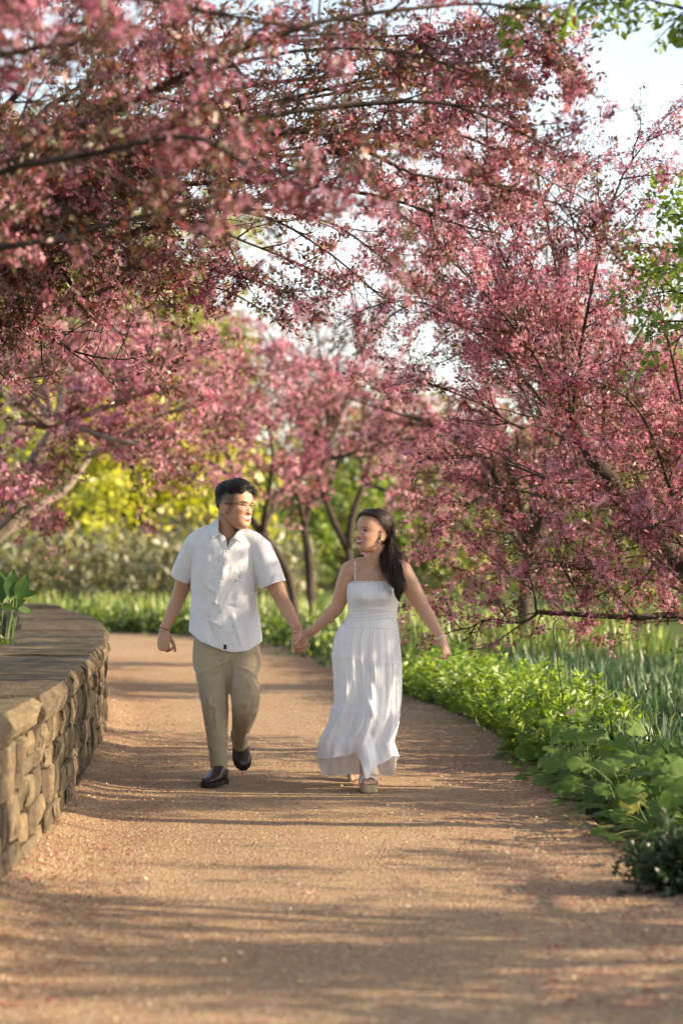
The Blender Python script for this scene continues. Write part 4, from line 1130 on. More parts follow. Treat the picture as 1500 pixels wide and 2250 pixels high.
    C[:, 2] = np.maximum(C[:, 2], .03)
    V, Fc, k = leaves(C, D, r.uniform(.018, .034, len(C)), r, .6); g = np.array([(0.045, 0.085, 0.035), (0.06, 0.10, 0.04), (0.035, 0.07, 0.03)])
    b = link('foliage', mesh_np('foliage', V, Fc, np.repeat(g[r.integers(0, 3, len(C))], k, 0)), root, LEAF_G); b['kind'] = 'stuff'

    # plant on the raised bed behind the wall: smooth broad leaves and a lime clump
    n = 9; t = np.linspace(0, 1, n); wv = np.sin(np.pi * t ** .8) * .24
    V = np.vstack([np.stack([-wv, t, -.12 * t ** 2 + .05], -1), np.stack([wv * 0, t, -.12 * t ** 2], -1), np.stack([wv, t, -.12 * t ** 2 + .05], -1)])
    j = np.arange(n - 1); Fc = np.vstack([np.stack([j, j + 1, n + j + 1, n + j], -1), np.stack([n + j, n + j + 1, 2 * n + j + 1, 2 * n + j], -1)])
    OV = mesh_py('leaf', V, Fc); OV.materials.append(leaf_mat('smooth_leaf', (0.045, 0.10, 0.018), (0.10, 0.19, 0.02)))
    bx, by = at(0, 1360, 17.5)[:2]; bz = .6
    root = empty('smooth_leafed_plant', (bx, by, bz)); tag(root, 'plant with smooth broad upright green leaves growing behind the wall cap', 'plant')
    r = np.random.default_rng(91); st = Soup()
    for k, (px, py, dx, dz, s) in enumerate([(5, 1320, -.2, 1, .22), (22, 1310, .1, 1, .20), (38, 1312, .35, .95, .19), (30, 1315, .0, 1, .15), (46, 1300, 1, .12, .11), (-10, 1320, -.5, .8, .2), (8, 1300, -.1, 1, .16), (40, 1330, 1, -.25, .10), (0, 1325, .5, -.1, .10), (20, 1330, .6, .3, .12), (-25, 1330, -.6, .6, .2), (28, 1325, .4, .7, .16)]):
        q = at(px, py, 17.5 + r.uniform(-.15, .15)); q[2] = max(q[2] - .02, bz + .02)
        V, Fc = tube(smooth_path([(bx + (q[0] - bx) * .5, by, bz - .02), (q[0], q[1], q[2])], 3), .004, n=4, cap=False); st.add(V, Fc)
        place_leaf(root, OV, q, (dx, r.uniform(-.3, .3), dz), (.3 + r.normal(0, .3), -1, .35), s * 1.15)
    link('stems', st.mesh('stems', True), root, STEM)
    p = at(22, 1375, 16.6)
    feathery('lime_clump', 'small yellow-green leafy clump with pale buds at the back edge of the wall cap', p[0] - .06, p[1], .0, 393, [(0.30, 0.34, 0.03), (0.22, 0.28, 0.03)], 2, .1, None, .05)
    rt = bpy.data.objects[-1] if False else None
    r = np.random.default_rng(93); C = np.array((p[0] - .08, p[1], .63)) + r.normal(0, 1, (420, 3)) * (.07, .10, .045); C[:, 2] = np.maximum(C[:, 2], .585)
    V, Fc, k = leaves(C, norm(rand_dirs(r, 420) + (0, 0, .5)), r.uniform(.025, .06, 420), r, .5)
    g = np.array([(0.30, 0.34, 0.03), (0.20, 0.27, 0.03), (0.13, 0.2, 0.03)]); root = [o for o in COL.objects if o.name.startswith('lime_clump')][0]
    b = link('foliage', mesh_np('foliage', V, Fc, np.repeat(g[r.integers(0, 3, 420)], k, 0)), root, LEAF_G); b['kind'] = 'stuff'
    # other low growth on the raised bed
    C = np.column_stack([rng.uniform(-7, -2.3, 5200), rng.uniform(9, 34, 5200), np.zeros(5200)])
    C = C[(C[:, 0] < wall_x(C[:, 1]) - .95) & (C[:, 0] > wall_x(C[:, 1]) - 3)]; i = np.repeat(np.arange(len(C)), 5); Q = C[i] + rng.normal(0, .06, (len(i), 3)); Q[:, 2] = .6 + .13 * rng.random(len(i))
    V, Fc, k = leaves(Q, norm(rand_dirs(rng, len(i)) + (0, 0, .8)), rng.uniform(.05, .1, len(i)), rng, .5); g = np.array([(0.08, 0.14, 0.03), (0.13, 0.19, 0.04), (0.2, 0.22, 0.06)])
    tag(link('raised_bed_greenery', mesh_np('raised_bed_greenery', V, Fc, np.repeat(g[rng.integers(0, 3, len(i))], k, 0)), mat=LEAF_G), kind='stuff')

    # wire stake and small plant tag
    WIRE = plain_mat('dark_wire', (0.03, 0.03, 0.028), .5)
    P = atl([(1246, 1640, 14.9), (1238, 1560, 14.9), (1222, 1440, 14.9), (1214, 1378, 14.9), (1218, 1368, 14.9), (1226, 1360, 14.9)]); P = np.vstack([P[0] * (1, 1, 0), P])
    V, Fc = tube(smooth_path(P, 20), .0035, n=6); o = link('wire_stake', mesh_py('wire_stake', V, Fc), mat=WIRE)
    tag(o, 'thin dark bent wire stake rising from the bed by the path', 'stake')
    p = at(1250, 1568, 14.2); root = empty('plant_tag', (p[0], p[1], .02)); tag(root, 'small faded brown plant tag on a stem among the broad leaves', 'plant tag')
    V, Fc = tube(smooth_path([(p[0] - .004, p[1], .0), (p[0], p[1], p[2])], 3), .0025, n=5); link('post', mesh_py('post', V, Fc), root, WIRE)
    bm = bmesh.new(); bmesh.ops.create_cube(bm, size=1); bmesh.ops.bevel(bm, geom=bm.edges[:], offset=.08, segments=1, affect='EDGES')
    bmesh.ops.scale(bm, vec=(.052, .006, .034), verts=bm.verts); bmesh.ops.rotate(bm, matrix=Matrix.Rotation(R(-38), 3, 'Y') @ Matrix.Rotation(R(25), 3, 'X'), verts=bm.verts); bmesh.ops.translate(bm, vec=Vector(p) + Vector((.008, -.006, .01)), verts=bm.verts)
    me = bpy.data.meshes.new('plate'); bm.to_mesh(me); bm.free(); link('plate', me, root, plain_mat('faded_tag', (0.30, 0.24, 0.17), .6))
build_beds()
# ================================================================== people
def rot_to(fwd, up=(0, 0, 1)):
    """columns: right, forward, up"""
    f = norm(fwd); u = np.array(up, float); u = norm(u - f * np.dot(u, f)); r = np.cross(f, u)
    return np.column_stack([r, f, u])

def remesh(parts, voxel, smooth=2, fac=.5):
    s = Soup()
    for V, Fc in parts: s.add(V, Fc)
    V, Fc = s.arrays()
    me = mesh_py('tmp', V, Fc)
    bm = bmesh.new(); bm.from_mesh(me)
    bmesh.ops.recalc_face_normals(bm, faces=bm.faces); bm.to_mesh(me); bm.free()
    o = bpy.data.objects.new('tmp', me); COL.objects.link(o)
    r = o.modifiers.new('r', 'REMESH'); r.mode = 'VOXEL'; r.voxel_size = voxel
    if smooth:
        sm = o.modifiers.new('s', 'SMOOTH'); sm.factor = fac; sm.iterations = smooth
    bpy.context.view_layer.update()
    ev = o.evaluated_get(bpy.context.evaluated_depsgraph_get())
    m2 = ev.to_mesh()
    nv = len(m2.vertices); V = np.empty(nv * 3); m2.vertices.foreach_get('co', V); V = V.reshape(-1, 3)
    lt = np.empty(len(m2.polygons), int); m2.polygons.foreach_get('loop_total', lt)
    li = np.empty(len(m2.loops), int); m2.loops.foreach_get('vertex_index', li)
    if (lt == 4).all(): Fc = li.reshape(-1, 4)
    else:
        Fc = []; k = 0
        for t in lt:
            f = list(li[k:k + t]); k += t
            Fc.append(f if t == 4 else f + [f[-1]])
        Fc = np.array(Fc)
    ev.to_mesh_clear()
    bpy.data.objects.remove(o); bpy.data.meshes.remove(me)
    return V, Fc

def vnormals(V, Fc):
    n = np.cross(V[Fc[:, 2]] - V[Fc[:, 0]], V[Fc[:, 3]] - V[Fc[:, 1]])
    N = np.zeros_like(V)
    for k in range(4): np.add.at(N, Fc[:, k], n)
    return norm(N)

def compact(V, Fc):
    u = np.unique(Fc); m = np.full(len(V), -1); m[u] = np.arange(len(u))
    return V[u], m[Fc]

# ---- head ---------------------------------------------------------
HZ = np.array([-.124, -.119, -.108, -.09, -.062, -.03, 0, .018, .042, .07, .095, .112, .120, .1235])
HF = np.array([.052, .066, .078, .086, .0875, .0875, .087, .0925, .0935, .087, .070, .045, .02, -.005])
HB = np.array([.030, .012, .0, -.018, -.052, -.088, -.105, -.109, -.111, -.106, -.090, -.064, -.04, -.018])
HW = np.array([.014, .028, .041, .053, .063, .0695, .0735, .0755, .0765, .0735, .062, .044, .025, .008])
def head_surface(az, z, fem=0.0, off=0.0, smile=1.0):
    """az 0 = face, + towards the person's right; z from eye level; metres"""
    f = np.interp(z, HZ, HF); b = np.interp(z, HZ, HB); w = np.interp(z, HZ, HW)
    low = np.clip((-z - .02) / .1, 0, 1)
    w = w * (1 - fem * .10 * low); f = f - fem * .004 * low
    c = (f + b) / 2; d = (f - b) / 2
    # widest behind the ears: skull wider at the back
    e = 2.25
    sx = np.sign(np.sin(az)) * np.abs(np.sin(az)) ** (2 / e); sy = np.sign(np.cos(az)) * np.abs(np.cos(az)) ** (2 / e)
    x = (w + off) * sx; y = c + (d + off) * sy
    front = np.clip(np.cos(az), 0, 1)
    g = lambda x0, z0, s, sz=None: np.exp(-((x - x0) / s) ** 2 - ((z - z0) / (sz or s)) ** 2)
    if off == 0:
        t = np.clip((.012 - z) / .05, 0, 1)                       # nose ridge
        nose = np.where((z < .015) & (z > -.052), (.004 + .019 * t ** 1.2) * np.clip((z + .052) / .010, 0, 1) * np.clip((.018 - z) / .008, 0, 1), 0)
        y = y + front * nose * np.exp(-(x / (.0085 + .006 * t)) ** 2)
        y = y + front * (.006 * (g(.013, -.040, .007) + g(-.013, -.040, .007)))          # wings
        y = y - front * .0085 * (g(.031, .0, .014, .010) + g(-.031, .0, .014, .010))       # eye hollows
        y = y + front * .0025 * (g(.030, -.001, .009, .005) + g(-.030, -.001, .009, .005))   # lids
        y = y + front * .004 * (g(.03, .020, .018, .007) + g(-.03, .020, .018, .007))       # brows
        y = y + front * .008 * smile * (g(.040, -.030, .018, .014) + g(-.040, -.030, .018, .014))  # cheeks
        y = y + front * .0045 * (g(0, -.058, .020, .006) + g(0, -.077, .017, .006))           # lips
        y = y - front * .0045 * smile * g(0, -.067, .019, .0048)                               # open mouth
        y = y - front * .004 * g(0, -.088, .02, .006) + front * .006 * g(0, -.108, .018, .012)  # chin
    return np.stack([x, y, z * np.ones_like(x)], -1)

def head_mesh(fem=0.0, nz=110, na=120):
    u = np.linspace(0, 1, nz); z = -.124 + .2475 * (0.5 - 0.5 * np.cos(np.pi * u)) ** 1.0
    az = np.linspace(0, 2 * np.pi, na, endpoint=False)
    Z, A = np.meshgrid(z, az, indexing='ij')
    V = head_surface(A, Z, fem).reshape(-1, 3)
    i = np.arange(nz - 1)[:, None] * na; j = np.arange(na)[None, :]; j2 = (j + 1) % na
    Fc = np.stack([i + j, i + na + j, i + na + j2, i + j2], -1).reshape(-1, 4)
    c0 = V[:na].mean(0); c1 = V[-na:].mean(0); V = np.vstack([V, c0, c1]); k = nz * na
    jj = np.arange(na); jn = (jj + 1) % na
    Fc = np.vstack([Fc, np.stack([jj, jn, np.full(na, k), np.full(na, k)], -1), np.stack([(nz - 1) * na + jn, (nz - 1) * na + jj, np.full(na, k + 1), np.full(na, k + 1)], -1)])
    return V, Fc

def ear_parts(side, s=1.0):
    x0 = .0735 * side; c = np.array((x0 + .004 * side, -.012, -.012))
    P = []
    t = np.linspace(-2.0, 2.35, 14)
    for a in t:
        P.append(c + np.array((.010 * side + .004 * side * math.cos(a), -.017 * math.cos(a + .25) * 1.0 - .002, .030 * math.sin(a) + .0)))
    P = np.array(P) * 1.0
    parts = [tube(P, .0042 * s, n=8, round_cap=True)]
    parts.append(ball(c + (.004 * side, -.004, 0), (.007, .015, .025)))
    parts.append(ball(c + (.005 * side, .004, -.027), (.0055, .008, .010)))
    parts.append(ball(c + (-.004 * side, .008, 0), (.008, .010, .018)))
    return parts

def place(V, M, T, s=1.0):
    return (np.asarray(V) * s) @ M.T + T

def hand_parts(wrist, d, palm_n, thumb_side, s=1.0, curl=(.5, .6, .5), thumb=(.6, .7, .3), spread=.06, curls=None, thumb_curl=.4):
    """d: wrist->knuckles, palm_n: palm faces this way, thumb_side: vector to the thumb"""
    d = norm(d); n = norm(np.array(palm_n) - d * np.dot(palm_n, d)); t = norm(np.array(thumb_side) - d * np.dot(thumb_side, d) - n * np.dot(thumb_side, n))
    L = .088 * s
    Q = [wrist - d * .02 * s, wrist, wrist + d * L * .35, wrist + d * L * .75, wrist + d * L]
    parts = [tube(np.array(Q), np.array((.026, .0265, .034, .040, .037)) * s, np.array((.019, .0185, .0165, .0145, .011)) * s, n=16, ref=t, round_cap=True)]
    offs = (.029, .0098, -.0098, -.0275); lens = (.070, .078, .072, .056); rr = (.0086, .0088, .0083, .0074)
    for i in range(4):
        b = wrist + d * (L - (.004, 0, .003, .011)[i] * s) + t * offs[i] * s
        cu = curls[i] if curls is not None else curl
        ang = 0; P = [b - d * .012 * s, b]; q = b
        sd = spread * (1.5 - i) 
        for k, seg in enumerate((.46, .30, .24)):
            ang += cu[k]
            dv = norm(d * math.cos(ang) + n * math.sin(ang) + t * sd * math.cos(ang))
            q = q + dv * lens[i] * seg * s; P.append(q)
        P = np.array(P); r = np.array((1.02, 1.05, .95, .86, .72)) * rr[i] * s
        PP = smooth_path(P, 13); rrr = np.interp(np.linspace(0, 4, 13), range(5), r)
        parts.append(tube(PP, rrr, n=10, round_cap=True))
    b = wrist + d * .022 * s + t * .022 * s + n * .004 * s
    dv = norm(d * thumb[0] + t * thumb[1] + n * thumb[2]); P = [b - dv * .01 * s, b]; q = b
    ax = norm(d * .9 - t * .5 + n * .3)
    for k, seg in enumerate((.042, .034, .028)):
        q = q + dv * seg * s; P.append(q); dv = norm(dv + ax * thumb_curl * (k + .5) * .6)
    PP = smooth_path(np.array(P), 13); parts.append(tube(PP, np.interp(np.linspace(0, 4, 13), range(5), np.array((.013, .0135, .0115, .0098, .0078)) * s), n=10, round_cap=True))
    return parts

def seg(P, r, rw=None, n=20, ref=None, k=14):
    P = np.asarray(P, float); m = len(P)
    Q = smooth_path(P, k); x = np.linspace(0, m - 1, k)
    ru = np.interp(x, range(m), r); w = None if rw is None else np.interp(x, range(m), rw)
    return tube(Q, ru, w, n=n, ref=ref, round_cap=True)

def skin_mat():
    m, nt, out = new_mat('skin')
    c = attr_col(nt); f = n_noise(nt, 40, 4)
    c = n_mix(nt, .25, c, n_mix(nt, 1.0, c, n_ramp(nt, f, [(0.3, (.8, .72, .7)), (0.7, (1.15, 1.1, 1.08))]), 'MULTIPLY'))
    p = principled(nt, out, c, .5, n_bump(nt, n_noise(nt, 300, 2), .08, .002), .35)
    p.inputs['Subsurface Weight'].default_value = .12
    p.inputs['Subsurface Radius'].default_value = (.012, .004, .002)
    p.inputs['Subsurface Scale'].default_value = .6
    return m
SKIN = skin_mat()

def hair_mat(name, c1, c2):
    m, nt, out = new_mat(name)
    f = n_noise(nt, 60, 4, .6, vscale=(1, 1, .25))
    principled(nt, out, n_ramp(nt, f, [(0.3, c1), (0.75, c2)]), .38, None, .5)
    return m

def cloth_mat(name, color, scale=900, bump=.15, rough=.85, trans=0.0, var=.05):
    m, nt, out = new_mat(name)
    w = n_noise(nt, scale, 2, .5); f = n_noise(nt, 14, 4)
    c = n_ramp(nt, f, [(0.3, tuple(x * (1 - var) for x in color)), (0.7, tuple(min(.9, x * (1 + var)) for x in color))])
    nb = n_bump(nt, w, bump, .002)
    p = nt.nodes.new('ShaderNodeBsdfPrincipled'); p.inputs['Roughness'].default_value = rough; p.inputs['Specular IOR Level'].default_value = .15
    p.inputs['Sheen Weight'].default_value = .15
    nt.links.new(c, p.inputs['Base Color']); nt.links.new(nb, p.inputs['Normal'])
    if trans > 0:
        t = nt.nodes.new('ShaderNodeBsdfTranslucent'); nt.links.new(c, t.inputs['Color'])
        mx = nt.nodes.new('ShaderNodeMixShader'); mx.inputs[0].default_value = trans
        nt.links.new(p.outputs[0], mx.inputs[1]); nt.links.new(t.outputs[0], mx.inputs[2]); nt.links.new(mx.outputs[0], out.inputs['Surface'])
    else:
        nt.links.new(p.outputs[0], out.inputs['Surface'])
    return m

def face_colours(V, M, T, s, base, lip, brow, hair=None, fade=False, fem=False):
    """skin colour per vertex, face painted in head space"""
    H = ((V - T) @ M) / s
    x, y, z = H[:, 0], H[:, 1], H[:, 2]
    col = np.tile(np.array(base, float), (len(V), 1))
    near = (np.abs(x) < .1) & (np.abs(y) < .14) & (np.abs(z) < .135)
    fr = near & (y > .03)
    def blend(mask, c, a=1.0):
        w = (np.clip(mask, 0, 1) * a)[:, None]
        col[:] = col * (1 - w) + np.array(c) * w
    g = lambda x0, z0, sx, sz: np.exp(-((np.abs(x) - x0) / sx) ** 2 - ((z - z0) / sz) ** 2) * fr
    blend(g(.042, -.035, .022, .018), tuple(np.array(base) * (1.10, .82, .80)), .45)      # cheeks
    ax = np.abs(x)
    # brows
    zb = .0185 + .05 * np.clip(ax - .018, 0, .02) - .22 * np.clip(ax - .036, 0, 1)
    blend((np.abs(z - zb) < (.0034 if not fem else .0026)) * (ax > .013) * (ax < .049) * fr * 1.0, brow, .85)
    # eyes: smiling almond
    ze = -.0005 + .10 * np.clip(ax - .031, -.02, .02) - 6.0 * (ax - .031) ** 2
    hgt = .0050 * np.clip(1 - ((ax - .031) / .0155) ** 2, 0, 1) ** .5 * (1.1 if fem else .85)
    eye = (np.abs(z - ze) < hgt) * fr
    blend(eye * 1.0, (.42, .36, .32)); blend(eye * (np.abs(ax - .032) < .0062) * 1.0, (.025, .015, .012))
    blend((np.abs(z - ze - hgt) < .0020) * (np.abs(ax - .031) < .0165) * fr * 1.0, (.03, .02, .018), .9)
    # lips, mouth, teeth
    xm = ax / .037
    zc = -.066 + .011 * xm ** 2; hu = .0075 * np.clip(1 - xm ** 2, 0, 1) ** .6; hl = .0135 * np.clip(1 - xm ** 2, 0, 1) ** .6
    ins = (z < zc + hu) & (z > zc - hl) & fr & (xm < 1)
    lips = (z < zc + hu + .0055 * np.clip(1.1 - xm ** 2, 0, 1)) & (z > zc - hl - .0065 * np.clip(1.1 - xm ** 2, 0, 1)) & fr & (xm < 1.1)
    blend(lips * 1.0, lip, .9); blend(ins * 1.0, (.09, .025, .02)); blend((ins & (z > zc - hl * .35)) * 1.0, (.64, .58, .52))
    # nostrils
    blend(np.exp(-((ax - .008) / .004) ** 2 - ((z + .0475) / .003) ** 2) * fr, (.08, .03, .02), .8)
    # ear shade
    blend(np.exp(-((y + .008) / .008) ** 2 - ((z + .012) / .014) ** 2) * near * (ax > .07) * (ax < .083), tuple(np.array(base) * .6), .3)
    if fade:   # clipped sides and nape
        zs = .040 + 0 * y
        side = near * np.clip((z + .045 + .35 * np.clip(y + .02, 0, 1)) / .06, 0, 1) * np.clip((.060 - y - .25 * np.clip(.04 - z, 0, 1)) / .02, 0, 1) * (y < .058)
        back = near * np.clip((-y - .035) / .03, 0, 1) * np.clip((z + .075) / .05, 0, 1)
        ear = np.exp(-((y + .012) / .02) ** 2 - ((z + .014) / .034) ** 2) * (ax > .07)
        blend(np.maximum(side * .9, back) * (1 - np.clip(ear * 1.6, 0, 1)), hair, .82)
    return col

def strand_soup(curves, r, soup, n=3):
    for P in curves:
        m = len(P); rr = r * np.sin(np.linspace(.35, 1, m) * np.pi * .92) + .0002
        V, Fc = tube(P, rr, n=n, cap=False); soup.add(V, Fc)

def proj_front(bvh, px, py, Y0=12.5):
    """point where the sight line through that photo pixel meets the garment"""
    o = np.array((0, 0, CAM_H)); d = norm(at(px, py, Y0) - o)
    h = bvh.ray_cast(Vector(o), Vector(d))
    if h[0] is None: return None, None
    return np.array(h[0]), np.array(h[1])

def strip_on(bvh, left, right, off=.003, nu=4):
    """thin patch lying on a garment between two pixel polylines"""
    rows = []
    for a, b in zip(left, right):
        row = []
        for t in np.linspace(0, 1, nu):
            p, n = proj_front(bvh, a[0] + (b[0] - a[0]) * t, a[1] + (b[1] - a[1]) * t)
            if p is None: p = row[-1] if row else None
            else: p = p + np.array((0, -off, 0))
            row.append(p)
        good = [r for r in row if r is not None]
        if not good: continue
        row = [good[0] if r is None else r for r in row]
        rows.append(row)
    G = np.array(rows); m = len(G); B = G + (0, off * 1.5, 0)
    V = np.vstack([G.reshape(-1, 3), B.reshape(-1, 3)]); k = m * nu
    F_ = []
    for i in range(m - 1):
        for j in range(nu - 1):
            a = i * nu + j; F_.append((a, a + 1, a + nu + 1, a + nu))
    def wall(seq):
        for a, b in zip(seq[:-1], seq[1:]): F_.append((a, b, b + k, a + k))
    wall([i * nu for i in range(m)]); wall([i * nu + nu - 1 for i in range(m)]); wall(list(range(nu))); wall([(m - 1) * nu + j for j in range(nu)])
    return V, np.array(F_)

def crease(V, N, specs):
    """push cloth in and out along drawn fold lines: (p0, p1, width, height)"""
    D = np.zeros(len(V))
    for (p0, p1, w, h) in specs:
        p0, p1 = np.array(p0), np.array(p1); d = p1 - p0; l2 = np.dot(d, d)
        t = np.clip(((V - p0) @ d) / l2, 0, 1); q = p0 + t[:, None] * d
        r = np.linalg.norm(V - q, axis=1)
        D += h * np.exp(-(r / w) ** 2) * np.sin(np.pi * np.clip(t * .9 + .05, 0, 1)) ** .5
    return V + N * D[:, None]

def shoe(heel, toe, up, s=1.0, boot=True):
    """dress boot: returns (upper V,F), (sole V,F)"""
    f = norm(np.array(toe) - heel); u = norm(np.array(up) - f * np.dot(up, f)); r = np.cross(f, u); Lg = np.linalg.norm(np.array(toe) - heel)
    t = np.array((0, .06, .16, .30, .45, .60, .75, .88, .96, 1.0))
    w = np.array((.018, .028, .032, .031, .034, .042, .045, .038, .026, .010)) * s
    h = np.array((.060, .085, .098, .100, .086, .066, .054, .046, .038, .026)) * s
    rings = []; n = 16
    for tt, ww, hh in zip(t, w, h):
        c = heel + f * Lg * tt
        for a in np.linspace(0, 2 * np.pi, n, endpoint=False):
            x = math.cos(a); z = math.sin(a)
            zz = .018 * s + (hh - .018 * s) * (.5 + .5 * (abs(z) ** .8) * np.sign(z)) if True else 0
            rings.append(c + r * ww * np.sign(x) * abs(x) ** .75 + u * zz)
    V = np.array(rings); m = len(t); i = np.arange(m - 1)[:, None] * n; j = np.arange(n)[None, :]; j2 = (j + 1) % n
    Fc = np.stack([i + j, i + j2, i + n + j2, i + n + j], -1).reshape(-1, 4)
    V = np.vstack([V, V[:n].mean(0), V[-n:].mean(0)]); jj = np.arange(n); jn = (jj + 1) % n
    Fc = np.vstack([Fc, np.stack([jn, jj, np.full(n, m * n), np.full(n, m * n)], -1), np.stack([(m - 1) * n + jj, (m - 1) * n + jn, np.full(n, m * n + 1), np.full(n, m * n + 1)], -1)])
    # sole outline with a heel block
    tt = np.linspace(0, 1, 14); ww = np.interp(tt, t, w) + .004; S = []
    for a, b in zip(tt, ww):
        c = heel + f * (Lg * (a * 1.03 - .015)); z0 = 0.0 if (a < .28 or a > .42) else .007
        S += [c - r * b + u * .021 * s, c + r * b + u * .021 * s, c + r * b + u * z0, c - r * b + u * z0]
    S = np.array(S); i = np.arange(13)[:, None] * 4; j = np.arange(4)[None, :]; j2 = (j + 1) % 4
    SF = np.vstack([np.stack([i + j, i + j2, i + 4 + j2, i + 4 + j], -1).reshape(-1, 4), [(3, 2, 1, 0)], [(52, 53, 54, 55)]])
    return (V, Fc), (S, SF)

HAIR_M = hair_mat('black_hair', (0.008, 0.006, 0.006), (0.022, 0.016, 0.014))
HAIR_W = hair_mat('dark_brown_hair', (0.012, 0.007, 0.005), (0.06, 0.030, 0.018))
WHITE = cloth_mat('white_linen', (0.78, 0.78, 0.80), 700, .25, .9, .10, .03)
DRESS = cloth_mat('white_cotton', (0.80, 0.80, 0.82), 500, .2, .9, .16, .03)
KHAKI = cloth_mat('khaki_twill', (0.36, 0.29, 0.19), 900, .15, .85, 0, .06)
LEATHER = plain_mat('brown_leather', (0.030, 0.016, 0.011), .32, .25, 25, .1, .5)
SOLE = plain_mat('dark_sole', (0.022, 0.016, 0.012), .7)
GOLD = plain_mat('gold', (0.75, 0.52, 0.22), .3, .05, Metallic=1.0)
BUTTON = plain_mat('shell_button', (0.62, 0.60, 0.57), .35)
PEARL = plain_mat('pearl', (0.75, 0.70, 0.64), .25, spec=.6)
EYE_GLASS = None

def build_man():
    root = empty('person', at(490, 1735, 13.75) * (1, 1, 0))
    tag(root, 'person in white short-sleeved shirt and khaki trousers walking and holding the other\'s hand', 'person')
    YC = 13.85
    # ---------------- body
    hs = 1.075
    HT = at(518, 1112, 13.80); a = R(51)
    M = rot_to((math.sin(a), -math.cos(a), .02), (.06, 0, 1))
    parts = []
    V, Fc = head_mesh(0.0); parts.append((place(V, M, HT, hs), Fc))
    for sd in (1, -1):
        for V, Fc in ear_parts(sd): parts.append((place(V, M, HT, hs), Fc))
    parts.append(seg([at(503, 1125, 13.86), at(500, 1155, 13.86), at(498, 1190, 13.87), at(497, 1220, 13.87)], [.060, .063, .070, .085], [.062, .064, .070, .075], ref=(1, 0, 0)))
    parts.append(ball(at(524, 1146, 13.80), (.045, .045, .03)))        # under the jaw
    parts.append(seg([at(497, 1205, YC), at(494, 1260, YC), at(493, 1340, YC), at(496, 1430, YC)], [.09, .06, .055, .07], [.06, .05, .05, .06], ref=(1, 0, 0)))
    rs, re, rw = at(430, 1200, 13.86), at(392, 1316, 13.95), at(361, 1384, 13.88)
    ls, le, lw = at(572, 1208, 13.82), at(621, 1322, 13.78), at(653, 1381, 13.62)
    parts.append(seg([at(470, 1195, YC), at(440, 1195, 13.86)], [.05, .055], k=6)); parts.append(seg([at(525, 1198, YC), at(560, 1203, 13.83)], [.05, .055], k=6))
    parts.append(seg([rs, rs + (re - rs) * .5, re], [.056, .052, .041])); parts.append(seg([re, re + (rw - re) * .3, rw], [.041, .041, .0265], [.041, .041, .024]))
    parts.append(seg([ls, ls + (le - ls) * .5, le], [.056, .052, .042])); parts.append(seg([le, le + (lw - le) * .3, lw], [.042, .042, .028], [.042, .042, .025]))
    # hanging hand: back of hand out to the side, fingers loosely closed
    parts += hand_parts(rw, norm(at(359, 1425, 13.87) - rw), (.35, .9, 0), (.85, -.5, -.1), 1.04, (.75, .95, .6), (.75, .35, .35), .03)
    # clasping hand: back of the hand to the camera, fingers down
    hd = norm(at(664, 1420, 13.56) - lw)
    parts += hand_parts(lw, hd, (.15, 1, .1), (-1, 0, -.2), 1.08, (.65, .85, .6), (.9, .36, .0), .0, thumb_curl=.25)
    parts.append(seg([at(465, 1430, YC), at(472, 1545, 13.76), at(482, 1700, 13.69)], [.04, .025, .03]))
    parts.append(seg([at(535, 1430, YC), at(538, 1545, 13.77), at(527, 1640, 14.07)], [.04, .025, .03]))
    V, Fc = remesh(parts, .0041, 2, .4)
    base = (.50, .285, .185)
    col = face_colours(V, M, HT, hs, base, (.42, .15, .12), (.035, .022, .017), (.035, .025, .02), True)
    link('body', mesh_np('body', V, Fc, col, True), root, SKIN)
    # ---------------- hair: full top combed across, clipped sides
    def cap(az, u):
        az = np.asarray(az, float); u = np.asarray(u, float) * np.ones_like(az)
        c = np.cos(az)
        zl = np.where(c > 0, .064 + .005 * np.cos(az * 3) + .004 * np.sin(az * 9), .054 - .105 * np.clip(-c, 0, 1) ** 1.2)
        z = zl + (.1232 - zl) * u ** .8
        S = head_surface(az, z, 0, .003); Nn = norm(S - np.array((0, -.012, .02)))
        e = np.clip(u / .35, 0, 1); e = e * e * (3 - 2 * e)
        th = (.002 + .020 * np.clip((z - .04) / .045, 0, 1)) * (.8 + .35 * np.clip(c, 0, 1)) * (.10 + .90 * e)
        lump = .0030 * vnoise(S, 30, 4) + .0018 * np.sin(az * 31 + u * 9)
        return S + Nn * (th + lump * e)[:, None], Nn
    n, nz = 110, 26; az = np.linspace(-np.pi, np.pi, n)
    G = np.array([cap(az, u)[0] for u in np.linspace(0, 1, nz)])
    V = np.vstack([G.reshape(-1, 3), G[-1].mean(0)]); i = np.arange(nz - 1)[:, None] * n; j = np.arange(n - 1)[None, :]
    Fc = np.stack([i + j, i + j + 1, i + n + j + 1, i + n + j], -1).reshape(-1, 4)
    jj = np.arange(n - 1); Fc = np.vstack([Fc, np.stack([(nz - 1) * n + jj, (nz - 1) * n + jj + 1, np.full(n - 1, nz * n), np.full(n - 1, nz * n)], -1)])
    hs_ = Soup(); hs_.add(place(V, M, HT, hs), Fc)
    r = np.random.default_rng(3); cur = []
    for k in range(900):
        a0 = r.uniform(-np.pi, np.pi); u0 = r.uniform(.02, .75); ln = r.uniform(.2, .45); dr = r.uniform(.25, .8)
        t = np.linspace(0, 1, 7); P, Nn = cap(a0 + dr * t, np.clip(u0 + ln * t, 0, .98))
        P = P + Nn * (.0005 + (r.uniform(.0, .004) if abs(a0) < 2 else .0008) * np.sin(t * 2.6))[:, None]
        cur.append(place(P, M, HT, hs))
    strand_soup(cur, .0012, hs_)
    cur = []                       # soft fringe ends along the front hairline
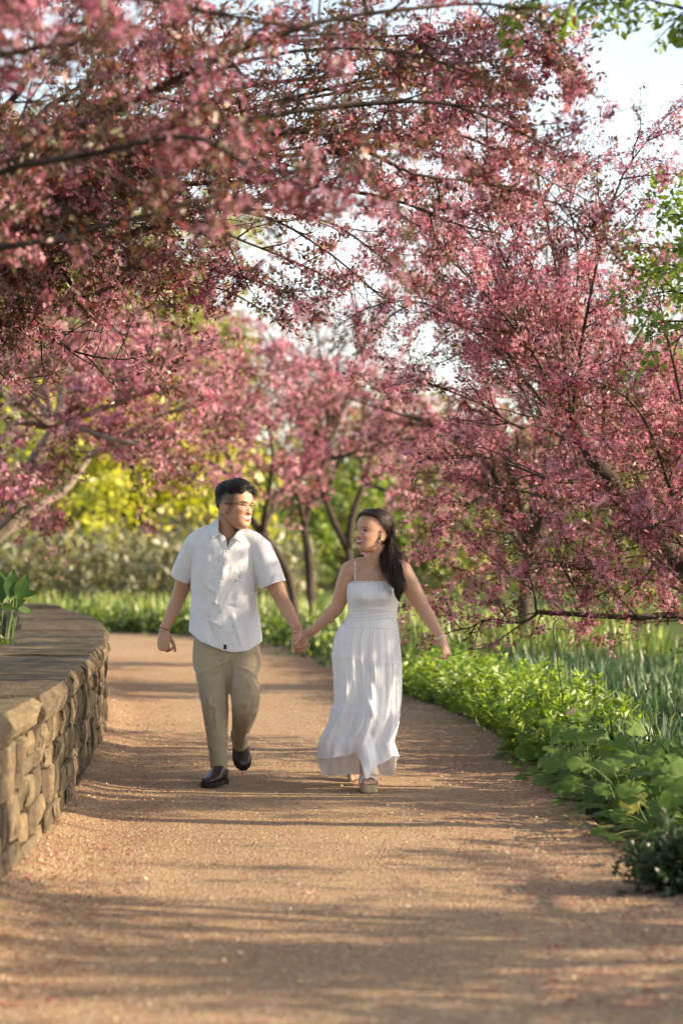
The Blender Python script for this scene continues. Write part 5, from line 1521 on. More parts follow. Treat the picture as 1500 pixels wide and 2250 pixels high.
    for k in range(260):
        a0 = r.uniform(-1.35, 1.35); t = np.linspace(0, 1, 6); P, Nn = cap(a0 + .25 * t * r.uniform(-.3, 1), .32 - (.32 + r.uniform(-.05, .06)) * t)
        P[:, 2] -= .006 * t ** 2 * r.random(); cur.append(place(P + Nn * .001, M, HT, hs))
    strand_soup(cur, .0011, hs_)
    cur = []                       # lock falling at the far temple
    for k in range(60):
        p = np.array((-.043 + r.normal(0, .009), .078 + r.normal(0, .006), .092 + r.normal(0, .006)))
        cur.append(place(smooth_path([p + (.03, -.03, .014), p, p + (-.012, .012, -.014), p + (-.014 + r.normal(0, .003), .009, -.034 + r.normal(0, .006))], 8), M, HT, hs))
    strand_soup(cur, .0012, hs_)
    V, Fc = hs_.arrays(); link('hair', mesh_py('hair', V, Fc), root, HAIR_M)
    # ---------------- glasses
    g = Soup()
    def fr(P, rad=.0011): 
        V, Fc = tube(place(np.array(P), M, HT, hs), rad * hs, n=6); g.add(V, Fc)
    for sx in (1, -1):
        c = np.array((.031 * sx, .100, -.006)); tt = np.linspace(0, 2 * np.pi, 26)
        ring = np.stack([c[0] + .0235 * np.sign(np.cos(tt)) * np.abs(np.cos(tt)) ** .6, c[1] - .012 * (np.abs(np.cos(tt)) * (np.cos(tt) * sx > 0)), c[2] + .0185 * np.sign(np.sin(tt)) * np.abs(np.sin(tt)) ** .6], -1)
        fr(ring, .0010)
        fr([ring[i] + (0, .0008, .0008) for i in range(2, 12)], .0016)
        fr([(.054 * sx, .090, .004), (.066 * sx, .065, .006), (.0765 * sx, .02, .008), (.080 * sx, -.012, .010), (.079 * sx, -.03, -.004)], .0016)
    fr([(-.008, .103, -.002), (0, .106, .001), (.008, .103, -.002)], .0014)
    V, Fc = g.arrays(); gl = link('glasses', mesh_py('glasses', V, Fc), root, plain_mat('black_metal_frame', (0.02, 0.017, 0.015), .35))
    gm, nt, out = new_mat('spectacle_lens'); tb = nt.nodes.new('ShaderNodeBsdfTransparent'); gb = nt.nodes.new('ShaderNodeBsdfGlossy'); gb.inputs['Roughness'].default_value = .03
    mx = nt.nodes.new('ShaderNodeMixShader'); mx.inputs[0].default_value = .06; nt.links.new(tb.outputs[0], mx.inputs[1]); nt.links.new(gb.outputs[0], mx.inputs[2]); nt.links.new(mx.outputs[0], out.inputs['Surface'])
    for sx in (1, -1):
        tt = np.linspace(0, 2 * np.pi, 20, endpoint=False)
        ring = np.stack([.031 * sx + .023 * np.sign(np.cos(tt)) * np.abs(np.cos(tt)) ** .6, .0995 - .012 * (np.abs(np.cos(tt)) * (np.cos(tt) * sx > 0)), -.006 + .018 * np.sign(np.sin(tt)) * np.abs(np.sin(tt)) ** .6], -1)
        me = bpy.data.meshes.new('lens'); me.from_pydata([tuple(v) for v in place(ring, M, HT, hs)], [], [tuple(range(20))]); me.update()
        link('lens', me, gl, gm).matrix_parent_inverse = Matrix.Identity(4)
    # ---------------- shirt
    parts = []
    rows = [(1168, 500, 40, .075), (1182, 498, 62, .092), (1198, 497, 75, .108), (1230, 496, 76, .128), (1270, 493, 73, .136), (1320, 491, 72, .132), (1360, 493, 77, .135), (1400, 494, 81, .14), (1450, 494, 82, .14)]
    P = np.array([at(c, y, YC) for y, c, h, d in rows]); ru = [h / 383.5 for y, c, h, d in rows]; rw_ = [d for *_, d in rows]
    parts.append(tube(smooth_path(P, 40), np.interp(np.linspace(0, 8, 40), range(9), ru), np.interp(np.linspace(0, 8, 40), range(9), rw_), n=40, ref=(1, 0, 0), round_cap=True))
    parts.append(seg([at(484, 1170, 13.87), at(455, 1180, 13.87), at(432, 1196, 13.87)], [.055, .063, .068]))
    parts.append(seg([at(516, 1176, 13.86), at(548, 1188, 13.85), at(570, 1207, 13.83)], [.055, .063, .068]))
    rc, lc = at(398, 1270, 13.92), at(600, 1286, 13.80)
    re2, le2 = rc + norm(rc - rs) * .05, lc + norm(lc - ls) * .05
    parts.append(seg([rs, (rs + rc) / 2, rc, re2], [.070, .071, .066, .066])); parts.append(seg([ls, (ls + lc) / 2, lc, le2], [.070, .078, .079, .079]))
    V, Fc = remesh(parts, .0058, 4, .5)
    N = vnormals(V, Fc)
    # soft folds
    cr = []
    def fold(a, b, w, h, YY=13.72): cr.append((at(a[0], a[1], YY), at(b[0], b[1], YY), w, h))
    for f_ in [((560, 1250), (520, 1310), .018, .010), ((562, 1270), (535, 1350), .016, .010), ((548, 1255), (500, 1290), .014, -.008), ((430, 1262), (470, 1300), .016, .009), ((425, 1285), (455, 1340), .015, -.008),
               ((545, 1300), (560, 1390), .016, .010), ((530, 1320), (545, 1410), .014, -.009), ((440, 1330), (430, 1400), .018, .010), ((455, 1350), (470, 1410), .016, -.008), ((510, 1350), (530, 1415), .016, .008),
               ((420, 1350), (480, 1370), .014, .006), ((500, 1330), (560, 1345), .013, -.006), ((470, 1210), (430, 1240), .015, .005), ((590, 1215), (575, 1290), .012, .007), ((610, 1250), (590, 1280), .012, -.006),
               ((415, 1210), (400, 1260), .012, .006), ((500, 1230), (470, 1330), .02, .006), ((470, 1250), (450, 1310), .016, -.006), ((520, 1240), (545, 1300), .014, -.007)]: fold(*f_)
    rf = np.random.default_rng(12)
    for k in range(46):                      # small scattered linen creases
        x = rf.uniform(420, 570); y = rf.uniform(1215, 1410); an_ = rf.normal(.9 if x > 500 else -.9, .5); l_ = rf.uniform(14, 40)
        fold((x, y), (x + math.cos(an_ + 1.57) * l_, y + abs(math.sin(an_ + 1.57)) * l_), rf.uniform(.007, .012), rf.choice((-1, 1)) * rf.uniform(.0015, .0035) * (abs(x - 490) > 18))
    cr = [(a_, b_, w_ * .8, h_ * 1.6) for a_, b_, w_, h_ in cr]
    V = crease(V, N, cr); V = V + N * (.0030 * vnoise(V, 14, 2) + .0024 * vnoise(V * (1, 1, .5), 34, 6))[:, None]
    bvh0 = BVHTree.FromPolygons([tuple(v) for v in V], [tuple(int(k) for k in f) for f in Fc])
    # openings: hem, cuffs, neck
    px = 750 + V[:, 0] / V[:, 1] * F; py = 1205 - (V[:, 2] - CAM_H) / V[:, 1] * F
    fx = np.clip((px - 412) / 163, 0, 1)
    hem = np.interp(px, [405, 414, 440, 470, 490, 515, 545, 573, 580], [1380, 1386, 1409, 1422, 1429, 1434, 1430, 1412, 1405])
    back = V[:, 1] > YC + .02; hem = np.where(back, hem - 6, hem)
    vz = np.clip(hem - py, -99, 99)
    near = np.abs(vz) < 2.6; V[near, 2] += (-vz[near] * -1 * 0 + vz[near]) * -1 / 383.5 * 1.0
    rd, ld = norm(rc - rs), norm(lc - ls)
    cutr = (V - rc) @ rd; cutl = (V - lc) @ ld
    isr = (np.linalg.norm(V - rc, axis=1) < .14) & (px < 424); isl = (np.linalg.norm(V - lc, axis=1) < .16) & (px > 571)
    for cut, isx, dd in ((cutr, isr, rd), (cutl, isl, ld)):
        nr = isx & (np.abs(cut) < .0052); V[nr] -= dd * cut[nr][:, None]
    neckc = at(500, 1178, 13.86)
    hole = ((V[:, 0] - neckc[0]) ** 2 + (V[:, 1] - neckc[1]) ** 2 < .066 ** 2) & (V[:, 2] > neckc[2] - .03)
    vee = (V[:, 1] < 13.82) & (py < 1200) & (px > np.interp(py, [1165, 1200], [482, 498])) & (px < np.interp(py, [1165, 1200], [526, 501]))
    kill = (vz < -1.5) | (isr & (cutr > .004)) | (isl & (cutl > .004)) | hole | vee
    Fk = Fc[~kill[Fc].any(1)]
    V2, F2 = compact(V, Fk)
    shirt = link('shirt', mesh_np('shirt', V2, F2, smooth=True), root, WHITE)
    so = shirt.modifiers.new('thickness', 'SOLIDIFY'); so.thickness = .002; so.offset = 0
    bvh = BVHTree.FromPolygons([tuple(v) for v in V2], [tuple(int(k) for k in f) for f in F2])
    def sub(name, VF, mat, sm=False): 
        o = link(name, mesh_py(name, VF[0], VF[1], sm), shirt, mat); o.matrix_parent_inverse = Matrix.Identity(4); return o
    ys = np.linspace(1203, 1427, 30); xc = np.interp(ys, [1200, 1240, 1375, 1428], [501, 492.5, 486, 490.5])
    sub('placket', strip_on(bvh, [(x - 6, y) for x, y in zip(xc, ys)], [(x + 6.5, y) for x, y in zip(xc, ys)], .0035), WHITE)
    for y in (1212, 1236, 1272, 1311, 1345, 1380):
        p, nn = proj_front(bvh, np.interp(y, ys, xc), y)
        if p is not None: sub('button', ball(p + (0, -.0045, 0), (.0055, .0022, .0055), nu=10, nv=6), BUTTON, True)
    sub('pocket', strip_on(bvh, [(517, y) for y in (1240, 1250, 1260, 1270, 1277)] + [(534, 1282)], [(556, y) for y in (1241, 1251, 1261, 1270, 1276)] + [(537, 1282)], .003, 8), WHITE)
    sub('pocket', strip_on(bvh, [(517, 1238), (517, 1245)], [(556, 1239), (556, 1246)], .0045, 8), WHITE).name = 'pocket_hem'
    sub('hem_tab', strip_on(bvh, [(491.5, 1415), (491.5, 1426)], [(498, 1417), (498, 1427)], .006, 3), plain_mat('navy_tab', (0.02, 0.03, 0.06), .8))
    # collar: two falling leaves, the band behind the neck, and the turned edges of the opening
    def leafq(tl, tr, br, bl, bulge=.006, n=9):
        c = [at(*q) for q in (tl, tr, br, bl)]; g_ = []
        for v in np.linspace(0, 1, n):
            for u in np.linspace(0, 1, n):
                p = (c[0] * (1 - u) + c[1] * u) * (1 - v) + (c[3] * (1 - u) + c[2] * u) * v
                g_.append(p + np.array((0, -bulge * math.sin(np.pi * u) * (1 - .4 * v) - bulge * .8 * math.sin(np.pi * v), bulge * .5 * math.sin(np.pi * u) * (1 - v))))
        i = np.arange(n - 1)[:, None] * n; j = np.arange(n - 1)[None, :]
        return np.array(g_), np.stack([i + j, i + j + 1, i + n + j + 1, i + n + j], -1).reshape(-1, 4)
    cs = Soup()
    cs.add(*leafq((462, 1154, 13.85), (475, 1142, 13.835), (483, 1174, 13.760), (464, 1184, 13.745)))
    cs.add(*leafq((525, 1164, 13.785), (535, 1163, 13.815), (532.5, 1196, 13.720), (511, 1182, 13.738)))
    # band round the back
    t = np.linspace(0, 1, 22); cL, cR = at(475, 1142, 13.835), at(526, 1164, 13.785); B = []
    for q in t:
        an = R(168) * (1 - q) + R(-28) * q; e = np.array((math.cos(an) * .070, math.sin(an) * .075, 0)); ctr = at(500.5, 1160, 13.862)
        zt = (cL[2] * (1 - q) + cR[2] * q) + .010 * math.sin(np.pi * q)
        for dz, ex in ((0, 1.0), (-.022, 1.06), (-.05, 1.22)): B.append(np.array((ctr[0] + e[0] * ex, ctr[1] + e[1] * ex, zt + dz)))
    i = np.arange(21)[:, None] * 3; j = np.arange(2)[None, :]
    cs.add(np.array(B), np.stack([i + j, i + j + 1, i + 4 + j, i + 3 + j], -1).reshape(-1, 4))
    V, Fc = cs.arrays(); co = sub('collar', (V, Fc), WHITE, True); so = co.modifiers.new('thickness', 'SOLIDIFY'); so.thickness = .003; so.offset = 0
    for nm, lft, rgt in (('left', [(476, 1168), (483, 1178), (488, 1190), (493, 1207)], [(484, 1171), (494, 1178), (498, 1188), (500.5, 1206)]), ('right', [(515, 1177), (508, 1184), (504, 1192), (500, 1206)], [(526, 1184), (517, 1191), (512, 1198), (506, 1208)])):
        V, Fc = strip_on(bvh0, lft, rgt, .005, 5); sub('placket_edge', (V, Fc), WHITE)
    # ---------------- trousers
    parts = [tube(atl([(497, 1395, YC), (497, 1425, YC), (498, 1452, YC)]), [.185, .192, .195], [.118, .125, .125], n=32, ref=(1, 0, 0), round_cap=True)]
    parts.append(seg([at(465, 1430, YC), at(466, 1475, 13.81), at(472, 1545, 13.74), at(478, 1620, 13.70), at(482, 1690, 13.68), at(483, 1710, 13.68)], [.100, .096, .078, .060, .047, .046], [.115, .108, .088, .074, .066, .064], ref=(1, 0, 0)))
    parts.append(seg([at(532, 1430, YC), at(536, 1480, 13.80), at(539, 1535, 13.72), at(538, 1562, 13.75), at(531, 1605, 13.93), at(527, 1637, 14.06), at(526, 1650, 14.10)], [.100, .096, .083, .076, .055, .042, .04], [.115, .106, .090, .084, .072, .062, .06], ref=(1, 0, 0), k=22))
    V, Fc = remesh(parts, .006, 4, .5); N = vnormals(V, Fc); cr = []
    def foldp(a, b, w, h, YY): cr.append((at(a[0], a[1], YY), at(b[0], b[1], YY), w, h))
    for f_ in [((505, 1450), (440, 1480), .014, .009, 13.72), ((503, 1462), (450, 1500), .013, -.008, 13.70), ((500, 1440), (470, 1455), .012, .008, 13.72), ((470, 1490), (478, 1640), .012, .008, 13.64), ((446, 1530), (478, 1562), .016, .005, 13.65), ((490, 1525), (470, 1575), .015, -.004, 13.65),
               ((465, 1660), (500, 1652), .012, .009, 13.60), ((463, 1672), (498, 1668), .010, -.007, 13.60), ((466, 1640), (498, 1630), .012, .006, 13.60), ((506, 1455), (560, 1480), .014, .008, 13.70), ((512, 1520), (548, 1560), .016, .005, 13.62), ((566, 1520), (545, 1565), .015, -.005, 13.64),
               ((520, 1575), (550, 1610), .013, .010, 13.80), ((515, 1590), (535, 1630), .012, -.008, 13.85), ((505, 1450), (506, 1520), .016, -.014, 13.72), ((545, 1450), (548, 1520), .014, .006, 13.66)]: foldp(*f_)
    rf = np.random.default_rng(14)
    for k in range(40):
        x = rf.uniform(445, 565); y = rf.uniform(1440, 1680); YY = 13.66 if x < 506 else 13.70; an_ = rf.normal(.25, .35); l_ = rf.uniform(15, 45)
        foldp((x, y), (x + math.cos(an_) * l_ * .6, y + math.sin(an_) * l_), rf.uniform(.006, .010), rf.choice((-1, 1)) * rf.uniform(.003, .006), YY)
    for x0, x1 in ((455, 470), (480, 486), (552, 548)): foldp((x0, 1440), (x1, 1680 if x0 < 500 else 1560), .010, .005, 13.66)
    cr = [(a_, b_, w_ * .8, h_ * 1.4) for a_, b_, w_, h_ in cr]
    V = crease(V, N, cr); V = V + N * (.0026 * vnoise(V, 12, 3) + .0020 * vnoise(V, 30, 8))[:, None]
    px = 750 + V[:, 0] / V[:, 1] * F; py = 1205 - (V[:, 2] - CAM_H) / V[:, 1] * F
    a1 = (py > 1688) & (px < 507) & (V[:, 1] < 13.9)
    kd = norm(at(526, 1650, 14.10) - at(531, 1605, 13.93)); a2 = ((V - at(528, 1634, 14.06)) @ kd > 0) & (V[:, 1] > 13.85) & (px > 495)
    kill = a1 | a2 | (py < 1378)
    V2, F2 = compact(V, Fc[~kill[Fc].all(1)])
    tr = link('trousers', mesh_np('trousers', V2, F2, smooth=True), root, KHAKI)
    # ---------------- boots
    g0 = .024
    heel = at(493, 1712, 13.72); heel[2] = g0; toe = heel + norm((-.30, -.95, 0)) * .285
    for k, (h_, t_, u_) in enumerate([(heel, toe, (0, 0, 1)), (at(520, 1606, 14.18), at(536, 1692, 13.985), (.05, -.72, .5))]):
        if k == 0: t_ = t_ + (0, 0, .002)
        (V, Fc), (S, SF) = shoe(h_, t_, u_, 1.12)
        b = link('boot', mesh_py('boot', V, Fc), root, LEATHER)
        s_ = link('sole', mesh_py('sole', S, SF, False), b, SOLE); s_.matrix_parent_inverse = Matrix.Identity(4)
        an = at(483, 1690, 13.68) if k == 0 else at(526, 1630, 14.05)
        f_ = norm(t_ - h_); u2 = norm(np.array(u_) - f_ * np.dot(u_, f_)); c0 = h_ + f_ * .075 + u2 * .06
        V, Fc = tube(smooth_path([c0, c0 * .5 + an * .5 + f_ * .004, an], 6), [.047, .046, .044, .043, .043, .043], [.038, .038, .037, .037, .036, .036], n=14, ref=f_)
        sh = link('shaft', mesh_py('shaft', V, Fc), b, LEATHER); sh.matrix_parent_inverse = Matrix.Identity(4)
        for o in (s_, sh): o.parent = b
    # bracelets
    def ring(c, d, r1, r2, rad, name, mat, ref):
        d = norm(d); e1 = norm(np.array(ref) - d * np.dot(ref, d)); e2 = np.cross(d, e1); t = np.linspace(0, 2 * np.pi, 28)
        P = c + e1 * (np.cos(t) * r1)[:, None] + e2 * (np.sin(t) * r2)[:, None]
        V, Fc = tube(P, rad, n=6, cap=False); link(name, mesh_py(name, V, Fc), root, mat)
    ring(rw, rw - re, .028, .028, .0018, 'bracelet', plain_mat('cord', (0.09, 0.05, 0.035), .8), (1, 0, 0))
    ring(lw + norm(lw - le) * .004, lw - le + np.array((.0, .0, .0)), .0305, .0305, .0019, 'bracelet', GOLD, (1, 0, 0))
    return lw, hd

def build_woman():
    root = empty('person', at(806, 1742, 13.4) * (1, 1, 0))
    tag(root, 'person in long white strappy dress with long dark hair, walking and looking aside', 'person')
    YC = 13.45
    hs = .955
    HT = at(816, 1170, 13.42); a = R(-50)
    M = rot_to((math.sin(a), -math.cos(a), .16), (.05, 0, 1))
    parts = []
    V, Fc = head_mesh(1.0); parts.append((place(V, M, HT, hs), Fc))
    for sd in (1, -1):
        for V, Fc in ear_parts(sd): parts.append((place(V, M, HT, hs), Fc))
    parts.append(seg([at(829, 1185, 13.46), at(827, 1212, 13.46), at(825, 1234, 13.47), at(823, 1262, 13.48)], [.050, .0505, .055, .08], [.052, .052, .055, .065], ref=(1, 0, 0)))
    parts.append(ball(at(812, 1203, 13.42), (.035, .035, .022)))
    # torso, shoulders
    parts.append(tube(smooth_path(atl([(823, 1245, 13.47), (822, 1262, 13.46), (820, 1290, 13.45), (819, 1320, 13.45), (818, 1350, 13.45), (810, 1400, 13.45), (808, 1430, 13.45)]), 30),
                      np.interp(np.linspace(0, 6, 30), range(7), [.085, .118, .124, .08, .06, .06, .06]), np.interp(np.linspace(0, 6, 30), range(7), [.06, .082, .086, .06, .05, .05, .05]), n=32, ref=(1, 0, 0), round_cap=True))
    parts.append(seg([at(812, 1240, 13.47), at(788, 1243, 13.47), at(769, 1252, 13.46)], [.042, .046, .050])); parts.append(seg([at(836, 1240, 13.47), at(862, 1243, 13.47), at(882, 1252, 13.46)], [.042, .046, .050]))
    rs, re, rw = at(769, 1252, 13.46), at(741, 1334, 13.50), at(689, 1385, 13.56)
    ls, le, lw = at(883, 1252, 13.46), at(926, 1332, 13.48), at(970, 1402, 13.38)
    parts.append(seg([rs, rs + (re - rs) * .45, re], [.053, .051, .039])); parts.append(seg([re, re + (rw - re) * .3, rw], [.040, .039, .0235], [.040, .039, .022]))
    parts.append(seg([ls, ls + (le - ls) * .45, le], [.053, .053, .041])); parts.append(seg([le, le + (lw - le) * .3, lw], [.041, .040, .0235], [.041, .040, .022]))
    # free hand, loosely curled
    parts += hand_parts(lw, norm(at(984, 1432, 13.36) - lw), (-.75, .35, 0), (-.75, -.65, 0), .92, (.55, 1.0, .7), (.9, .25, .15), .04, thumb_curl=.15)
    # clasped hand: behind his palm, fingertips come through and lie on the back of his hand
    pc = at(672, 1394, 13.60)
    parts.append(seg([rw, at(680, 1390, 13.59), pc, at(660, 1402, 13.60)], [.024, .029, .034, .030], [.019, .017, .015, .012], ref=(0, 0, 1)))
    for k, (p1, p2, p3, r_) in enumerate([((652, 1397), (645, 1399), (659, 1390), .0085), ((651, 1404), (646, 1406), (661, 1396), .0085), ((655, 1410), (650, 1413), (660, 1402), .0080), ((660, 1414), (650, 1417), (656, 1408), .0074)]):
        q = smooth_path(np.array([at(660, 1400 + k * 3, 13.60), at(p1[0], p1[1], 13.575), at(p2[0], p2[1], 13.525), at((p2[0] + p3[0]) / 2, (p2[1] + p3[1]) / 2, 13.505), at(p3[0], p3[1], 13.51)]), 12)
        parts.append(tube(q, np.linspace(1.05, .78, 12) * r_, n=10, round_cap=True))
    q = smooth_path(np.array([at(664, 1394, 13.60), at(650, 1388, 13.585), at(644, 1390, 13.55), at(651, 1388, 13.527)]), 10); parts.append(tube(q, np.linspace(.0100, .0075, 10), n=10, round_cap=True))
    # legs and feet
    f1 = at(803, 1700, 13.36); f1[2] = .115; f2 = at(779, 1690, 13.95); f2[2] = .16
    parts.append(seg([at(795, 1430, YC), at(800, 1560, 13.40), f1 + (0, .02, .03)], [.035, .028, .033])); parts.append(seg([at(822, 1430, YC), at(805, 1560, 13.5), f2 + (0, 0, .06)], [.035, .028, .033]))
    def foot(an, d, lift=0.0):
        d = norm(d); s_ = np.cross(d, (0, 0, 1)); out = [seg([an + (0, 0, .01), an + d * .05 + (0, 0, -.02), an + d * .13 + (0, 0, -.042 - lift)], [.034, .036, .040], [.034, .027, .014], ref=s_)]
        for i in range(5):
            b = an + d * .13 + s_ * (.031 - i * .0155) + np.array((0, 0, -.045 - lift)); e = b + d * (.042, .036, .033, .030, .026)[i] * (1 if True else 0)
            out.append(seg([b, e], [.0105 if i else .0125, .0085 if i else .011], k=6))
        return out
    d1 = norm((.14, -1, 0)); d2 = norm((.05, -1, -.55))
    parts += foot(f1, d1); parts += foot(f2, d2)
    V, Fc = remesh(parts, .0039, 2, .4)
    base = (.53, .315, .215)
    col = face_colours(V, M, HT, hs, base, (.40, .09, .08), (.07, .035, .025), fem=True)
    # pale nails
    link('body', mesh_np('body', V, Fc, col, True), root, SKIN)
    nl = Soup()
    for (x, y) in ((659, 1389), (661, 1395), (657, 1405)):
        p = at(x, y, 13.503); V, Fc = ball(p, (.006, .003, .0045), rot_to((1, 0, .6))[:, [1, 0, 2]] if False else None, 8, 6); nl.add(V, Fc)
    V, Fc = nl.arrays(); o = link('fingernails', mesh_py('fingernails', V, Fc), root, plain_mat('pale_nail', (0.72, 0.52, 0.46), .3)); o['kind'] = 'stuff'
    # ---------------- hair
    az = np.linspace(-np.pi, np.pi, 110); nz = 30; n = 110; G = []
    for u in np.linspace(0, 1, nz):
        c = np.cos(az); s_ = np.abs(np.sin(az))
        front = np.clip((c - .0) / .6, 0, 1)
        zl = np.where(c > .2, .074 + .014 * np.clip(c, 0, 1), np.where(c > -.2, .030 + (c + .2) / .4 * .044, -.11 - .0 * c))
        zl = np.where(c <= -.2, .030 - .10 * np.clip((-c - .42) / .4, 0, 1), zl)
        z = zl + (.1232 - zl) * u ** .9
        S = head_surface(az, z, 1.0, .003); Nn = norm(S - np.array((0, -.015, .0)))
        th = (.006 + .010 * np.clip((z) / .08, 0, 1) + .010 * np.clip(-c, 0, 1)) * np.clip(u * 8 + .12, 0, 1)
        S = S + Nn * th[:, None] + Nn * (.0016 * np.sin(az * 40 + z * 90))[:, None]
        G.append(S)
    G = np.array(G); V = np.vstack([G.reshape(-1, 3), G[-1].mean(0)]); i = np.arange(nz - 1)[:, None] * n; j = np.arange(n - 1)[None, :]
    Fc = np.stack([i + j, i + j + 1, i + n + j + 1, i + n + j], -1).reshape(-1, 4); jj = np.arange(n - 1)
    Fc = np.vstack([Fc, np.stack([(nz - 1) * n + jj, (nz - 1) * n + jj + 1, np.full(n - 1, nz * n), np.full(n - 1, nz * n)], -1)])
    hp = Soup(); hp.add(place(V, M, HT, hs), Fc)
    r = np.random.default_rng(9); cur = []
    # combed-back strands over the crown to behind the ear
    for k in range(420):
        a0 = r.uniform(-1.35, 1.35); z0 = r.uniform(.078, .112); P = []
        a1 = np.sign(a0) * r.uniform(1.9, 2.9)
        for t in np.linspace(0, 1, 9):
            aa = a0 + (a1 - a0) * t; zz = z0 + .03 * math.sin(t * 2.2) - (.10 + z0 * .4) * t ** 2
            q = head_surface(np.array([aa]), np.array([min(zz, .121)]), 1.0, .003)[0]; nn = norm(q - np.array((0, -.015, 0)))
            P.append(q + nn * (.012 + .008 * math.sin(t * 3) + r.normal(0, .001)))
        cur.append(place(np.array(P), M, HT, hs))
    strand_soup(cur, .0013, hp)
    # the long fall over her left shoulder
    guide = smooth_path(np.array([at(848, 1168, 13.47), at(851, 1195, 13.46), at(855, 1222, 13.42), at(861, 1248, 13.35), at(868, 1272, 13.31), at(876, 1290, 13.31), at(874, 1306, 13.31), at(877, 1322, 13.31)]), 24)
    rad = np.interp(np.linspace(0, 1, 24), [0, .15, .35, .6, .8, .92, 1], [.035, .042, .044, .036, .026, .016, .004])
    V, Fc = tube(guide, rad * .8, rad * .55, n=12, ref=(1, 0, 0)); hp.add(V, Fc)
    T_, U_, W_ = frames(guide, (1, 0, 0)); cur = []
    for k in range(420):
        a_ = r.random() * 6.283; q = math.sqrt(r.random()) * .95; ph = r.random() * 6.283; end = r.integers(17, 25); st = r.integers(0, 4)
        P = []
        for i_ in range(st, end):
            wv = .10 * math.sin(i_ * .75 + ph * .3) 
            P.append(guide[i_] + (U_[i_] * math.cos(a_ + i_ * .09) * (q + wv) + W_[i_] * math.sin(a_ + i_ * .09) * q * .75) * rad[i_] * 1.05)
        cur.append(np.array(P))
    # bridge strands from the crown into the fall
    for k in range(260):
        s0 = head_surface(np.array([r.uniform(1.7, 3.6) * -1]), np.array([r.uniform(.0, .10)]), 1.0, .016)[0]; s0 = place(s0[None], M, HT, hs)[0]
        i_ = r.integers(5, 12); e = guide[i_] + (U_[i_] * r.normal(0, .5) + W_[i_] * r.normal(0, .4)) * rad[i_]
        mid = s0 * .5 + guide[3] * .5 + np.array((r.normal(.012, .010), r.normal(0, .01), r.normal(0, .01)))
        cur.append(smooth_path([s0, mid, e], 9))
    for k in range(150):                     # flyaways round the fall
        i0 = r.integers(2, 10); i1 = min(23, i0 + r.integers(6, 13)); a_ = r.random() * 6.283; q = r.uniform(1.0, 1.55)
        cur.append(np.array([guide[i_] + (U_[i_] * math.cos(a_ + i_ * .15) + W_[i_] * math.sin(a_ + i_ * .15) * .8) * rad[i_] * (.9 + (q - .9) * math.sin((i_ - i0) / (i1 - i0) * 2.4)) for i_ in range(i0, i1)]))
    # loose wisps blown outwards
    for k in range(26):
        e = at(r.uniform(872, 897), r.uniform(1222, 1240), 13.42 + r.normal(0, .02)); cur.append(smooth_path([at(857 + r.normal(0, 2), 1180, 13.47), at(866 + r.normal(0, 3), 1205, 13.45), e + (-.03, 0, .03), e], 10))
    for k in range(10):
        cur.append(smooth_path([at(862, 1215, 13.42), at(878 + r.normal(0, 3), 1240, 13.38), at(881 + r.normal(0, 3), 1258, 13.36), at(874 + r.normal(0, 3), 1272, 13.34)], 10))
    strand_soup(cur, .0016, hp)
    V, Fc = hp.arrays(); link('hair', mesh_py('hair', V, Fc), root, HAIR_W)
    # ---------------- dress: bodice
    rows = [(1277, 818, 52, .104), (1284, 818, 56, .108), (1300, 819, 58, .132), (1316, 820, 58, .136), (1330, 819, 55, .120), (1345, 818, 54, .108), (1362, 815, 57, .110), (1380, 810, 63, .122)]
    ny = 60; yy = np.linspace(0, 7, ny); rr_ = np.array(rows, float)
    rv = np.column_stack([np.interp(yy, range(8), rr_[:, k]) for k in range(4)])
    na = 160; an = np.linspace(0, 2 * np.pi, na, endpoint=False); G = []
    for k in range(ny):
        y, c, h, d = rv[k]; p = at(c, y, YC); e = 2.35
        cx, sy = np.cos(an), np.sin(an)
        X = np.sign(cx) * np.abs(cx) ** (2 / e) * h / 395; Yv = np.sign(sy) * np.abs(sy) ** (2 / e) * d
        fr_ = np.clip(-sy, 0, 1)
        bust = np.exp(-((y - 1308) / 17) ** 2) * fr_ * .016 * (np.exp(-((X - .062) / .045) ** 2) + np.exp(-((X + .066) / .045) ** 2))
        Yv = Yv * np.where(sy < 0, 1, .95) - bust
        if y < 1284: Yv = Yv + .004 * np.sin(an * 46) * (1284 - y) / 7
        wr = 0
        if y < 1335: wr = .0022 * np.sin(an * 30 + y * .05) * np.clip((1335 - y) / 50, 0, 1) + .0045 * np.sin((X * 14 + (y - 1280) * .075)) * fr_
        else: wr = .0022 * np.sin((y - 1335) * .85 + X * 16 + 1.2 * np.sin(X * 22)) * np.clip((1368 - y) / 12, 0, 1) * np.clip((y - 1335) / 6, 0, 1)
        zt = .0015 * np.sin(an * 31) * (k < 3) + .006 * np.clip(-cx, 0, 1) * 0
        Z = p[2] + zt - (.012 * np.abs(cx) ** 6 if k < 12 else 0) * (1 - k / 12 if k < 12 else 0)
        G.append(np.stack([p[0] + X * (1 + wr * 4), YC + Yv * (1 + wr * 7), Z * np.ones(na)], -1))
    G = np.array(G)
    def grid_faces(m, n):
        i = np.arange(m - 1)[:, None] * n; j = np.arange(n)[None, :]; j2 = (j + 1) % n
        return np.stack([i + j, i + n + j, i + n + j2, i + j2], -1).reshape(-1, 4)
    bod = link('bodice', mesh_np('bodice', G.reshape(-1, 3), grid_faces(ny, na), smooth=True), root, DRESS)
    so = bod.modifiers.new('thickness', 'SOLIDIFY'); so.thickness = .003; so.offset = -1
    bod_bvh = BVHTree.FromPolygons([tuple(v) for v in G.reshape(-1, 3)], [tuple(int(x) for x in f) for f in grid_faces(ny, na)])
